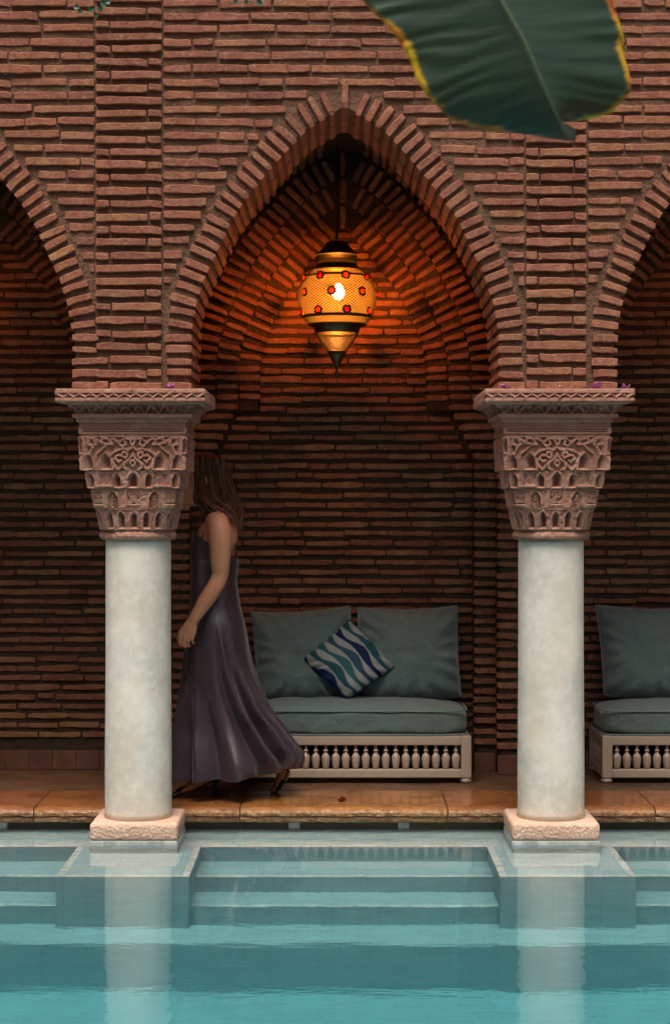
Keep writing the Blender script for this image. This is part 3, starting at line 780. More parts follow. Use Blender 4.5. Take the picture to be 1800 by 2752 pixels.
def capital_height(x, y):
    """relief (metres, + = outwards) of one face of the capital; x from the face centre, y drawing units"""
    h = np.zeros_like(x); ax = np.abs(x)
    # mouldings under the abacus
    for yc, w, a in ((388, 7, -.007), (408, 6, -.007), (476, 9, -.006)): h += a * np.exp(-((y - yc) / w) ** 2)
    rect = np.maximum(ax - 395, np.abs(y - 437) - 9); h += -.008 * (1 - smoothstep(-3, 5, np.abs(rect) - 3))
    # tier 1: scrolls over two niches
    t1 = (y > 484) & (y < 744)
    ground = -0.013 * smoothstep(486, 496, y) * (1 - smoothstep(360, 372, ax))
    f = np.full_like(x, -1.0)
    S = [  # strokes for x >= 0 (mirrored): stems and leaves of the scroll work
        ([(0, 490), (18, 520), (0, 560), (-18, 520), (0, 490)], 13), ([(0, 560), (34, 590), (70, 575), (120, 590), (160, 610), (195, 655)], 15),
        ([(20, 500), (70, 500), (110, 530), (85, 560), (55, 545), (62, 522)], 14), ([(110, 530), (150, 500), (190, 505), (160, 545)], 14),
        ([(160, 545), (200, 540), (250, 590), (285, 615)], 13), ([(200, 500), (240, 495), (250, 530), (220, 540)], 14), ([(250, 530), (300, 500), (345, 490)], 15),
        ([(345, 492), (350, 540), (310, 560), (285, 540), (300, 515)], 15), ([(310, 560), (330, 600), (345, 640)], 14),
        ([(40, 610), (75, 600), (85, 635), (55, 650), (40, 630), (52, 618)], 13), ([(85, 635), (120, 625), (140, 650), (110, 680), (90, 665)], 14),
        ([(0, 620), (25, 660), (60, 680), (95, 715), (120, 742)], 16), ([(0, 660), (22, 690), (0, 715), (-22, 690), (0, 660)], 12), ([(60, 680), (70, 720), (40, 750), (0, 775)], 14), ([(120, 742), (150, 700), (165, 660)], 13)]
    for pts, w in S:
        d = np.minimum(seg_dist(x, y, pts), seg_dist(-x, y, pts))
        f = np.maximum(f, 1 - smoothstep(w * 0.5, w, d) - 0.0)
    f = np.clip(f, 0, 1)
    edge = smoothstep(355, 368, ax)
    rel = ground * (1 - np.maximum(f, edge))
    keep = np.minimum(arch_sd(ax, y, 212, 598, 800, 128), 1e9)
    rel = np.where(keep < 0, 0, rel)
    h = np.where(t1, h + rel, h)
    def niche(h, xc, yt, yb, w, dep, rim=12, rima=.004, y0=0, y1=9999):
        m = (y > y0) & (y < y1)
        for sx in ((1,) if xc == 0 else (1, -1)):
            sd = arch_sd(x * sx, y, xc, yt, yb, w)
            rimv = rima * np.exp(-((sd - rim * 0.6) / (rim * 0.5)) ** 2)
            cut = -dep * smoothstep(0, -w * 0.30, sd)
            h = np.where(m, np.where(sd < 0, cut, h + rimv), h)
        return h
    h = niche(h, 212, 612, 742, 92, .026, y0=484, y1=744); h = niche(h, 350, 620, 742, 78, .026, y0=484, y1=744); h = niche(h, 400, 500, 610, 30, .02, y0=484, y1=744)
    # tier 2
    h = niche(h, 0, 757, 878, 76, .03, y0=744, y1=884); h = niche(h, 128, 770, 878, 60, .026, y0=744, y1=884); h = niche(h, 338, 770, 878, 52, .024, y0=744, y1=884)
    def panel(h, xc, yc, hw, hh, y0, y1):
        for sx in ((1,) if xc == 0 else (1, -1)):
            X = x * sx - xc; Y = y - yc; sd = np.maximum(np.abs(X) - hw, np.abs(Y) - hh)
            k = np.minimum(np.abs(np.hypot(np.abs(X) - hw * .45, Y - hh * .45) - hw * .33), np.abs(np.hypot(np.abs(X) - hw * .40, Y + hh * .5) - hw * .36))
            k = np.minimum(k, np.abs(np.abs(X) * 0.9 - np.abs(Y + 2) * .8))
            r = 1 - smoothstep(hw * .10, hw * .24, k)
            h = np.where((sd < 0) & (y > y0) & (y < y1), -.011 * smoothstep(0, -6, sd) * (1 - r), h)
            h = h + np.where((y > y0) & (y < y1), .003 * np.exp(-((sd - 8) / 5) ** 2), 0)
        return h
    h = panel(h, 214, 806, 46, 42, 744, 884)
    h = np.where((y > 860) & (y < 884) & (np.abs(ax - 214) < 82), h + .006 * np.exp(-((y - 868) / 7) ** 2), h)
    # tier 3
    h = panel(h, 0, 958, 48, 48, 886, 1036); h = panel(h, 302, 958, 40, 48, 886, 1036)
    h = niche(h, 172, 905, 1040, 84, .028, y0=886, y1=1040)
    for sx in (1, -1):
        X = x * sx - 172; Y = y - 1010
        leaf = (np.abs(X) < 34 * np.clip(1 - np.abs(Y) / 95, 0, 1) ** .7) & (y > 925) & (y < 1120)
        vein = 0.5 + 0.5 * np.cos((Y + np.abs(X) * 1.2) * 0.22)
        h = np.where(leaf, np.maximum(h, -.006 + .007 * vein), h)
    # tier 4
    for xc, w in ((0, 62), (112, 58), (222, 58), (322, 46)):
        h = niche(h, xc, 1066, 1192, w, .027, y0=1040, y1=1206)
    h += .004 * np.exp(-((y - 1046) / 6) ** 2)
    # roughness of old carving
    h += 0.00025 * np.sin(ax * .31 + y * .17) * np.sin(y * .23 - ax * .11) + 0.0008 * np.sin(ax * .07 + 2) * np.sin(y * .093)
    return h
def build_capital(name, prof, roundness, hf, nx, ys):
    """four mirrored faces; prof: half width at drawing y, roundness 0 = square, 1 = circle"""
    t = np.linspace(-1, 1, nx); T, Yd = np.meshgrid(t, ys)
    r = np.interp(ys, [p[0] for p in prof], [p[1] for p in prof])[:, None] * np.ones_like(T)
    w = np.interp(ys, [p[0] for p in roundness], [p[1] for p in roundness])[:, None] * np.ones_like(T)
    hh = hf(T * r * CS, Yd) * 1.3
    rr = r + hh
    a = T * rr; b = -rr
    n = np.hypot(a, b); sq = np.maximum(np.abs(a), np.abs(b))
    ca, cb = a / n * sq, b / n * sq
    # for a circle the angle should run evenly
    ang = T * math.pi / 4; ra, rb = np.sin(ang) * rr, -np.cos(ang) * rr
    xa = a * (1 - w) + ra * w; yb_ = b * (1 - w) + rb * w
    z = (1285 - Yd) / CS
    acc = Acc(); nv = len(ys)
    base = np.stack([xa, yb_, z], -1).reshape(-1, 3); fc = grid_faces(nx, nv)
    fc = [q[::-1] for q in fc]
    for k in range(4):
        c, s = math.cos(k * math.pi / 2), math.sin(k * math.pi / 2)
        acc.add(base, fc, [[c, -s, 0], [s, c, 0], [0, 0, 1]])
    me = acc.mesh(name, False)
    bm = bmesh.new(); bm.from_mesh(me); bmesh.ops.remove_doubles(bm, verts=bm.verts, dist=2e-4); bm.edges.ensure_lookup_table()
    zs_ = [v.co.z for v in bm.verts]; z0_, z1_ = min(zs_), max(zs_)
    for zz_ in (z0_, z1_):
        be = [e for e in bm.edges if e.is_boundary and all(abs(v.co.z - zz_) < 1e-4 for v in e.verts)]
        bmesh.ops.triangle_fill(bm, edges=be, use_beauty=True)
    bmesh.ops.recalc_face_normals(bm, faces=bm.faces); bm.to_mesh(me); bm.free()
    return me
cap_prof = [(346, .243), (371, .243), (372, .2365), (480, .234), (742, .227), (746, .216), (882, .206), (886, .199), (1036, .189), (1040, .184), (1206, .166), (1212, .161), (1220, .163), (1232, .170), (1255, .172), (1275, .168), (1285, .160)]
cap_round = [(346, 0), (742, .04), (746, .10), (882, .16), (886, .24), (1036, .34), (1040, .46), (1206, .72), (1212, .95), (1285, 1.0)]
me_cap = build_capital('capital', cap_prof, cap_round, capital_height, 150, np.concatenate([np.linspace(346, 484, 44), np.linspace(486, 742, 84), np.linspace(745, 883, 48), np.linspace(886, 1037, 50), np.linspace(1040, 1207, 54), np.linspace(1210, 1285, 18)]))
def abacus_height(x, y):
    h = np.zeros_like(x)
    band = (y > 156) & (y < 197)
    x = np.abs(x)
    zz = 176.5 + 13.0 * (2 * np.abs(((x / 86.0) % 1.0) - 0.5) * 2 - 1)
    zz2 = zz
    d = np.abs(y - zz) / 1.25
    h = np.where(band, -.009 * smoothstep(156, 161, y) * (1 - smoothstep(192, 197, y)) + .010 * (1 - smoothstep(3, 10, d)), h)
    cove = (y > 236) & (y < 312)
    u = (x / 104.0) % 1.0; v = (y - 236) / 76.0
    tri = np.abs(u - .5) * 2
    d1 = np.abs(tri - v); d2 = np.abs(tri - (1 - v) * .6 - .1)
    h = np.where(cove, -.018 * smoothstep(0, .1, v) * (1 - smoothstep(.9, 1, v)) * (smoothstep(.09, .2, d1)) * (0.45 + .55 * smoothstep(.06, .16, d2)), h)
    return h
ab_prof = [(125, .312), (128, .3195), (136, .3205), (217, .3205), (224, .318), (229, .310), (234, .300), (250, .281), (268, .267), (290, .259), (311, .256), (314, .2595), (338, .2585), (346, .248)]
me_ab = build_capital('abacus', ab_prof, [(125, 0), (346, 0)], abacus_height, 190, np.concatenate([np.linspace(125, 155, 10), np.linspace(156, 198, 34), np.linspace(200, 235, 14), np.linspace(237, 313, 46), np.linspace(314, 346, 10)]))
ZCB = ZAB - 1160 / CS
def erode(me, seed):
    m = me.copy(); n = len(m.vertices); co = np.empty(n * 3); m.vertices.foreach_get('co', co); co = co.reshape(-1, 3)
    for i in range(n):
        p = Vector(co[i]) ; q = p * 26 + Vector((seed * 11.0, seed, 0)); e = max(0.0, mnoise.noise(q) - .30) + .5 * max(0.0, mnoise.noise(q * 2.3) - .3)
        r = math.hypot(p.x, p.y); k = 1 - .014 * e / r; co[i, 0] *= k; co[i, 1] *= k
        co[i] += .0007 * np.array(mnoise.noise_vector(p * 90))
    m.vertices.foreach_set('co', co.ravel()); m.update(); return m
me_caps = [erode(me_cap, 1), erode(me_cap, 2)]; me_abs = [erode(me_ab, 3), erode(me_ab, 4)]
cap_n = [0]
shaft_prof = []
zz0 = -0.004
for k in range(41):
    t = k / 40; z = zz0 + (ZCB + 0.012 - zz0) * t
    shaft_prof.append((0.1475 - 0.0025 * t + 0.0018 * math.sin(t * 7) * (1 - t) + (0.004 * math.exp(-t * 60)), z))
me_shaft = mesh_from('shaft', *lathe(shaft_prof, 64), smooth=True)
pw = 0.192
me_pl = bpy.data.meshes.new('plinth'); bm = bmesh.new(); bmesh.ops.create_grid(bm, x_segments=1, y_segments=1, size=1); bm.free()
me_pl = box_mesh('plinth', (-pw, -0.19, -0.078), (pw, 0.212, 0.0), 0.018, 3)
bm = bmesh.new(); bm.from_mesh(me_pl); bmesh.ops.subdivide_edges(bm, edges=[e for e in bm.edges if e.calc_length() > .05], cuts=14, use_grid_fill=True)
for v_ in bm.verts: v_.co += Vector((mnoise.noise(v_.co * 30), mnoise.noise(v_.co * 30 + Vector((9, 0, 0))), 0.5 * mnoise.noise(v_.co * 24 + Vector((0, 9, 0))))) * 0.0018
bmesh.ops.recalc_face_normals(bm, faces=bm.faces); bm.to_mesh(me_pl); bm.free()
for p_ in me_pl.polygons: p_.use_smooth = True
pedw, pedf = 0.186, -0.183
me_ped = box_mesh('pedestal', (-pedw, pedf, LED - 0.01 - 0), (pedw, 0.2, -0.077))
def make_column(x, label, group):
    root = empty('column', (x, YCOL, 0)); tag(root, label, 'column', group)
    obj('shaft', me_shaft, M_shaft, root)
    obj('plinth', me_pl, M_plinth, root)
    k = cap_n[0] % 2; cap_n[0] += 1
    obj('capital', me_caps[k], M_capital, root, (0, 0, ZCB)); obj('abacus', me_abs[k], M_capital, root, (0, 0, ZCB))
    obj('pedestal', me_ped, M_poolf, root)
    return root
def ped_tiles(root, n=7):
    st = 2 * pedw / n
    for row, (z0, z1) in enumerate(((-0.103, -0.0785), (LED + 0.0, -0.105))):
        nn = n if row == 0 else 3; st = 2 * pedw / nn
        for i in range(nn):
            obj('waterline_tile', box_mesh('waterline_tile', (0.001, 0, 0), (st - 0.001, 0.006, z1 - z0), 0.001, 1), M_btile, root, (-pedw + i * st, pedf - 0.006, z0))
        nn = 6 if row == 0 else 2; sd = (0.2 - pedf) / nn
        for s in (-1, 1):
            for i in range(nn):
                obj('waterline_tile', box_mesh('waterline_tile', (0, 0.001, 0), (0.006, sd - 0.001, z1 - z0), 0.001, 1), M_btile, root, (pedw if s > 0 else -pedw - 0.006, pedf + i * sd, z0))
cl = make_column(COLX[0], 'white column with carved pink capital standing left, in front of the walking woman', 'arcade columns')
crr = make_column(COLX[1], 'white column with carved pink capital standing right, between the two sofas', 'arcade columns')
ped_tiles(cl); ped_tiles(crr)
for x, lb in ((ALLCOL[0], 'white arcade column beyond the left photo edge'), (ALLCOL[3], 'white arcade column beyond the right photo edge')): make_column(x, lb, 'arcade columns')

# ------------------------------------------------------------------ lantern
def lattice(prof, n_around, rows, hole=0.62, skip=None):
    """perforated diamond lattice on a surface of revolution; prof(t)->(r,z)"""
    v, f = [], []
    ts_ = [k / rows for k in range(rows + 1)]
    da = 2 * math.pi / n_around
    def pt(a, t):
        r, z = prof(min(max(t, 0), 1)); return np.array([r * math.cos(a), r * math.sin(a), z])
    dt = 1.0 / rows
    for j in range(rows * 2 - 1):
        tc = (j + 1) * dt / 2
        for i in range(n_around):
            a = (i + (0.5 if j % 2 else 0)) * da
            o4 = [pt(a - da / 2, tc), pt(a, tc - dt / 2), pt(a + da / 2, tc), pt(a, tc + dt / 2)]
            c = sum(o4) / 4; b = len(v)
            if skip and any(np.linalg.norm(c - q) < rad_ for q, rad_ in skip): continue
            o8 = o4 + [c + (p - c) * hole for p in o4]
            v += o8 + [p * np.array([.988, .988, 1]) for p in o8]
            for k in range(4):
                k2 = (k + 1) % 4
                f.append((b + k, b + k2, b + 4 + k2, b + 4 + k)); f.append((b + 8 + k, b + 12 + k, b + 12 + k2, b + 8 + k2))
    return v, f
def band_prof(pts):
    P = spline(pts, 60); d = np.r_[0, np.cumsum(np.linalg.norm(np.diff(P, axis=0), axis=1))]; d /= d[-1]
    return lambda t: (float(np.interp(t, d, P[:, 0])), float(np.interp(t, d, P[:, 1])))
def shell(profile, n=48):
    v = []
    for r, z in profile:
        for k in range(n):
            a = 2 * math.pi * k / n; v.append((r * math.cos(a), r * math.sin(a), z))
    return v, grid_faces(n, len(profile), True)
YL_ = 8.98; LS = YL_ / F      # metres per photo pixel at the lantern
def lz(yc): return (1510 - yc) / 3.306 * LS      # lantern drawing: z=0 at body centre
def lr(r): return r / 3.306 * LS
ZLAN = ZA(340 + 1510 / 3.306, YL_)
def mat_emit(name, c, s):
    t = NT(name); e = t.n('ShaderNodeEmission', i_Strength=s); e.inputs['Color'].default_value = (*c, 1); t.l(e.outputs[0], t.out.inputs['Surface']); return t.m
M_bulb = mat_emit('lamp_bulb', (1.0, 0.31, 0.045), 620.0)
def liner_mat():
    t = NT('amber_glass'); a = t.n('ShaderNodeBsdfTransparent'); a.inputs[0].default_value = (1.0, 0.66, 0.28, 1)
    b = t.n('ShaderNodeEmission', i_Strength=0.34); b.inputs[0].default_value = (1.0, 0.43, 0.05, 1)
    m = t.n('ShaderNodeAddShader'); t.l(a.outputs[0], m.inputs[0]); t.l(b.outputs[0], m.inputs[1]); t.l(m.outputs[0], t.out.inputs['Surface']); return t.m
M_liner = liner_mat()
def gem_mat(name, c):
    t = NT(name); a = t.n('ShaderNodeBsdfTranslucent'); a.inputs[0].default_value = (*c, 1); b = t.n('ShaderNodeBsdfGlossy', i_Roughness=0.15)
    m = t.n('ShaderNodeMixShader', i_0=0.06); t.l(a.outputs[0], m.inputs[1]); t.l(b.outputs[0], m.inputs[2]); t.l(m.outputs[0], t.out.inputs['Surface']); return t.m
M_gem = [gem_mat('orange_glass_gem', (0.7, 0.22, 0.03)), gem_mat('red_glass_gem', (0.38, 0.035, 0.02))]
body_pts = [(lr(303), lz(1692)), (lr(342), lz(1612)), (lr(356), lz(1510)), (lr(336), lz(1415)), (lr(285), lz(1340))]
LM = {}; rims = []
def lm(name, vf, smooth=True):
    me = mesh_from(name, *vf, smooth=smooth); LM[name] = me
    if not smooth:      # pierced sheet: dark patina outside, bright brass inside
        me.materials.append(M_brass); me.materials.append(M_brass_in)
        me.polygons.foreach_set('material_index', [k % 2 for k in range(len(me.polygons))])
    return me
gems = []
for yc, off in ((1350, 0.17), (1495, -.08), (1655, .17)):
    z = lz(yc); pr = band_prof(body_pts); r = min(((abs(pr(t)[1] - z), pr(t)[0]) for t in np.linspace(0, 1, 200)))[1]
    for i in range(8):
        a = -math.pi / 2 + (i + off * 2) * 2 * math.pi / 8; gems.append((np.array([r * math.cos(a), r * math.sin(a), z]), lr(26)))
def make_lantern(x, y, label, bulb=None):
    root = empty('lantern', (x, y, ZLAN)); tag(root, label, 'lantern', 'pierced brass lanterns')
    if not LM:
        lm('body', lattice(band_prof(body_pts), 58, 16, .62, gems), False)
        lm('upper_band', lattice(band_prof([(lr(287), lz(1334)), (lr(262), lz(1292)), (lr(225), lz(1275))]), 72, 4, .55), False)
        lm('lower_band', lattice(band_prof([(lr(262), lz(1762)), (lr(286), lz(1728)), (lr(294), lz(1700))]), 90, 5, .62), False)
        lm('neck', lattice(band_prof([(lr(182), lz(1222)), (lr(180), lz(1180)), (lr(182), lz(1142))]), 44, 4, .36), False)
        lm('lower_cone', lattice(band_prof([(lr(88), lz(2000)), (lr(140), lz(1930)), (lr(196), lz(1832))]), 44, 9, .6), False)
        for pr in ([(lr(292), lz(1706)), (lr(308), lz(1702)), (lr(314), lz(1688)), (lr(304), lz(1680))], [(lr(286), lz(1346)), (lr(292), lz(1340)), (lr(292), lz(1332)), (lr(285), lz(1326))],
                   [(lr(226), lz(1278)), (lr(205), lz(1262)), (lr(186), lz(1240)), (lr(183), lz(1218))], [(lr(178), lz(1838)), (lr(198), lz(1830)), (lr(204), lz(1800)), (lr(215), lz(1780)), (lr(262), lz(1768)), (lr(264), lz(1756))]):
            rims.append(mesh_from('rim', *shell(pr), smooth=True))
        capv = Acc(); capv.add(*shell([(lr(184), lz(1144)), (lr(178), lz(1125)), (lr(150), lz(1100)), (lr(118), lz(1070)), (lr(100), lz(1035)), (lr(70), lz(1018)), (lr(8), lz(1012))]))
        LM['cap'] = capv.mesh('cap', True)
        lm('finial', lathe([(lr(2), lz(2305)), (lr(5), lz(2280)), (lr(6), lz(2235)), (lr(22), lz(2200)), (lr(28), lz(2188)), (lr(10), lz(2170)), (lr(12), lz(2140)), (lr(40), lz(2090)), (lr(72), lz(2030)), (lr(92), lz(1996))], 32))
        lm('bulb', lathe([(0.004, -.036), (.017, -.031), (.029, -.010), (.029, .012), (.017, .031), (.010, .045)], 20))
        lm('glass_liner', shell([(lr(245), lz(1760)), (lr(290), lz(1690)), (lr(332), lz(1610)), (lr(346), lz(1510)), (lr(326), lz(1420)), (lr(275), lz(1335)), (lr(200), lz(1270))]))
        hem = [(r_ * math.cos(t_), 0, 0) for r_, t_ in ()]
        lm('gem', lathe([(lr(24), 0), (lr(23), lr(8)), (lr(18), lr(18)), (lr(8), lr(23)), (lr(1), lr(24))], 14))
        lm('gem_ring', shell([(lr(26), -lr(6)), (lr(42), lr(2)), (lr(38), lr(10)), (lr(23), lr(8))], 16))
        lm('hanging_rod', tube([(0, 0, lz(1020)), (0, 0, 3.2 - ZLAN)], [0.0075, 0.0075], 10))
    for nm in ('body', 'upper_band', 'lower_band', 'neck', 'lower_cone', 'cap', 'finial'): obj(nm, LM[nm], M_brass, root)
    for r_ in rims: obj('rim', r_, M_brass, root)
    obj('hanging_rod', LM['hanging_rod'], M_iron, root)
    obj('glass_liner', LM['glass_liner'], M_liner, root); 
    bme = LM['bulb'] if bulb is None else LM['bulb'].copy()
    if bulb is not None: bme.materials.clear()
    obj('bulb', bme, bulb or M_bulb, root, (0.008, 0, 0.02))
    pr = band_prof(body_pts)
    k = 0
    for row, (yc, off) in enumerate(((1350, 0.17), (1495, -.08), (1655, .17))):
        n = 8
        z = lz(yc); ts_ = np.linspace(0, 1, 200); r = min(((abs(pr(t)[1] - z), pr(t)[0]) for t in ts_))[1]
        for i in range(n):
            a = -math.pi / 2 + (i + off * 2) * 2 * math.pi / n
            gm = LM['gem'].copy() if False else LM['gem']
            o = bpy.data.objects.new('gem', LM['gem_b'] if k % 3 == 1 and 'gem_b' in LM else gm); col.objects.link(o); o.parent = root
            o.location = (r * math.cos(a), r * math.sin(a), z); o.rotation_euler = (0, math.pi / 2, a)
            if not LM['gem'].materials:
                LM['gem'].materials.append(M_gem[0]); LM['gem_b'] = LM['gem'].copy(); LM['gem_b'].materials.clear(); LM['gem_b'].materials.append(M_gem[1])
            g2 = obj('gem_ring', LM['gem_ring'], M_brass, o); k += 1
    return root
make_lantern(XA(905, YL_), YL_, 'glowing pierced brass lantern hanging in the middle arch')
make_lantern(XA(905, YL_) - BAY - 0.30, YL_, 'glowing pierced brass lantern hanging in the arch beyond the left edge', mat_emit('dim_lamp_bulb', (1.0, 0.30, 0.042), 110.0))
make_lantern(XA(905, YL_) + BAY + 0.30, YL_, 'glowing pierced brass lantern hanging in the arch beyond the right edge', mat_emit('dimmer_lamp_bulb', (1.0, 0.30, 0.042), 80.0))

# ------------------------------------------------------------------ sofas
YS = 8.90; SL = 1.2035; SD = 0.472
X0S = XA(1267, YS) - SL
bal_prof = [(.010, .0), (.0135, .003), (.0165, .012), (.0195, .030), (.0212, .046), (.0216, .054), (.0205, .0565), (.0212, .059), (.0195, .064), (.0125, .074), (.0078, .081), (.0072, .084), (.0125, .088), (.0132, .091), (.0125, .094), (.0074, .098), (.0068, .104), (.0085, .112), (.0095, .118)]
me_bal = mesh_from('baluster', *lathe(bal_prof, 18), smooth=True)
me_foot = mesh_from('foot', *lathe([(.018, 0), (.027, .004), (.0305, .012), (.029, .021), (.022, .026), (.021, .028)], 20), smooth=True)
def rail(name, lo, hi, root): return obj(name, box_mesh(name, lo, hi, 0.009, 3), M_frame, root)
def make_sofa(x0, label):
    root = empty('sofa', (x0, YS, 0)); tag(root, label, 'sofa', 'low sofas in the niches')
    zt, zo1, zo0, zb, pwid = .238, .190, .071, .026, .052
    for px_ in (0, SL - pwid):
        for py_ in (0, SD - pwid): rail('corner_post', (px_, py_, zb), (px_ + pwid, py_ + pwid, zt), root)
    for py_ in (0.002, SD - pwid + .002):
        rail('top_rail', (pwid - .004, py_, zo1), (SL - pwid + .004, py_ + pwid - .004, zt - .0015), root); rail('bottom_rail', (pwid - .004, py_, zb + .001), (SL - pwid + .004, py_ + pwid - .004, zo0), root)
    for px_ in (0.002, SL - pwid + .002):
        rail('side_rail', (px_, pwid - .004, zo1), (px_ + pwid - .004, SD - pwid + .004, zt - .0015), root); rail('side_rail', (px_, pwid - .004, zb + .001), (px_ + pwid - .004, SD - pwid + .004, zo0), root)
    n = 22; st = (SL - 2 * pwid) / n
    for i in range(n): obj('baluster', me_bal, M_frame, root, (pwid + (i + .5) * st, pwid / 2, zo0 + .0005))
    for px_ in (pwid / 2, SL - pwid / 2):
        for i in range(6): obj('baluster', me_bal, M_frame, root, (px_, pwid + (i + .5) * (SD - 2 * pwid) / 6, zo0 + .0005))
        for py_ in (pwid / 2 + .002, SD - pwid / 2): obj('foot', me_foot, M_frame, root, (px_, py_, 0))
    obj('slat_base', box_mesh('slat_base', (pwid, pwid, zt - .03), (SL - pwid, SD - pwid, zt - .012)), M_iron, root)
    obj('back_panel', box_mesh('back_panel', (pwid, SD - .03, zo0), (SL - pwid, SD - .02, zo1)), M_iron, root)
    return root
make_sofa(X0S, 'low taupe sofa frame with turned balusters in the middle niche, beside the woman')
X1S = XA(1618, YS)
make_sofa(X1S, 'low taupe sofa frame with turned balusters cut by the right photo edge')

def superbox(hx, hy, hz, n=26, e=5.0, crown=0.0, seed=0, wr=0.004):
    """soft box cushion centred at the origin: rounded superellipsoid with crowned top and fabric waves"""
    acc = Acc(); V = {}; F_ = []; verts = []
    def put(p):
        k = tuple(np.round(p, 5))
        if k not in V: V[k] = len(verts); verts.append(p)
        return V[k]
    ls = np.linspace(-1, 1, n)
    for ax in range(3):
        for s in (-1, 1):
            for i in range(n - 1):
                for j in range(n - 1):
                    q = []
                    for a, b in ((i, j), (i + 1, j), (i + 1, j + 1), (i, j + 1)):
                        p = [0, 0, 0]; p[ax] = s; p[(ax + 1) % 3] = ls[a]; p[(ax + 2) % 3] = ls[b]; q.append(put(np.array(p, float)))
                    F_.append(tuple(q if s > 0 else q[::-1]))
    P = np.array(verts); L = (np.abs(P) ** e).sum(1) ** (1 / e); P = P / L[:, None]
    X, Y, Z = P.T
    zt = Z * hz + crown * np.clip(Z, 0, 1) * (1 - X ** 4) * (1 - np.abs(Y) ** 3)
    out = np.c_[X * hx, Y * hy, zt]
    for i in range(len(out)):
        q = Vector(out[i]) * 9 + Vector((seed * 7.3, 0, 0)); out[i] += np.array([mnoise.noise(q), mnoise.noise(q + Vector((5, 0, 0))), mnoise.noise(q + Vector((0, 5, 0)))]) * wr
    return out, F_
def seat_cushion(x0, label, seed):
    hx, hy, hz = (SL - .028) / 2, 0.222, 0.066
    root = empty('seat_cushion', (x0 + SL / 2 - .004, YS + .006 + hy, .237 + hz)); tag(root, label, 'cushion', 'seat cushions')
    v, f = superbox(hx, hy, hz, 44, 7.0, 0.036, seed, .007)
    obj('cover', mesh_from('cover', v, f, True), M_velvet, root)
    for z in (hz - .009, -hz + .006):
        pts = []
        for k in range(140):
            a = 2 * math.pi * k / 140; ca, sa = math.cos(a), math.sin(a); L = (abs(ca) ** 9 + abs(sa) ** 9) ** (1 / 9)
            x, y = ca / L * (hx + .0005), sa / L * (hy + .001)
            q = Vector((x * 4, y * 4, seed)); pts.append((x, y, z + .004 * mnoise.noise(q)))
        pts.append(pts[0]); pts.append(pts[1])
        obj('piping', mesh_from('piping', *tube(pts, [.0042] * len(pts), 7, False), True), M_piping, root)
    return root
seat_cushion(X0S, 'grey-green velvet seat cushion on the sofa in the middle niche', 1)
seat_cushion(X1S, 'grey-green velvet seat cushion on the sofa at the right photo edge', 2)

def pillow_mesh(outline, thick, n=44, seed=0, wr=.015, power=.55):
    """outline(s,t) -> (x,z) maps the unit square [-1,1]^2 onto the sewn outline; y is thickness"""
    g = np.linspace(-1, 1, n); verts = []; uv = []
    idx = {}
    for side in (-1, 1):
        for j in range(n):
            for i in range(n):
                edge = i in (0, n - 1) or j in (0, n - 1)
                if edge and side == 1: continue
                s, t = math.sin(g[i] * math.pi / 2) * .5 + g[i] * .5, math.sin(g[j] * math.pi / 2) * .5 + g[j] * .5
                x, z = outline(s, t)
                h = ((1 - s ** 4) * (1 - t ** 4)) ** power * thick / 2
                q = Vector((x * 8 + seed * 3.7, side * 2.0, z * 8))
                rad = math.atan2(t, s); rr = max(abs(s), abs(t))
                pl = math.sin(rad * 17 + seed + 3 * mnoise.noise(Vector((rad * 2, seed, 0)))) * smoothstep(.45, .9, rr) * (1 - smoothstep(.93, 1, rr))
                h2 = h + (mnoise.noise(q) * wr + mnoise.noise(q * 2.7) * wr * .4 + pl * .011) * min(1, h / (thick * .2))
                idx[(side, i, j)] = len(verts); verts.append((x, side * h2, z)); uv.append(((s + 1) / 2, (t + 1) / 2))
                if edge: idx[(1, i, j)] = idx[(-1, i, j)]
    faces = []
    for side in (-1, 1):
        for j in range(n - 1):
            for i in range(n - 1):
                q = [idx[(side, i, j)], idx[(side, i + 1, j)], idx[(side, i + 1, j + 1)], idx[(side, i, j + 1)]]
                faces.append(tuple(q if side < 0 else q[::-1]))
    me = mesh_from('cover', verts, faces, True)
    ul = me.uv_layers.new(name='UVMap')
    for lp in me.loops: ul.data[lp.index].uv = uv[lp.vertex_index]
    border = [outline(s, -1) for s in np.linspace(-1, 1, 40)] + [outline(1, t) for t in np.linspace(-1, 1, 40)[1:]] + [outline(s, 1) for s in np.linspace(1, -1, 40)[1:]] + [outline(-1, t) for t in np.linspace(1, -1, 40)[1:]]
    return me, border
def corners_outline(c, sag=(0, 0, 0, 0), ear=.0):
    """bilinear quad c = [bl, br, tr, tl] (x,z); sag bends bottom,right,top,left edges inwards"""
    c = [np.array(p, float) for p in c]; cen = sum(c) / 4
    def f(s, t):
        u, v = (s + 1) / 2, (t + 1) / 2
        p = c[0] * (1 - u) * (1 - v) + c[1] * u * (1 - v) + c[2] * u * v + c[3] * (1 - u) * v
        bu, bv = 1 - s * s, 1 - t * t
        p = p + np.array([0, 1]) * (sag[0] * bu * (1 - v) - sag[2] * bu * v) + np.array([1, 0]) * (sag[3] * bv * (1 - u) - sag[1] * bv * u)
        k = ear * (abs(s) * abs(t)) ** 5
        return tuple(p + (p - cen) * k)
    return f
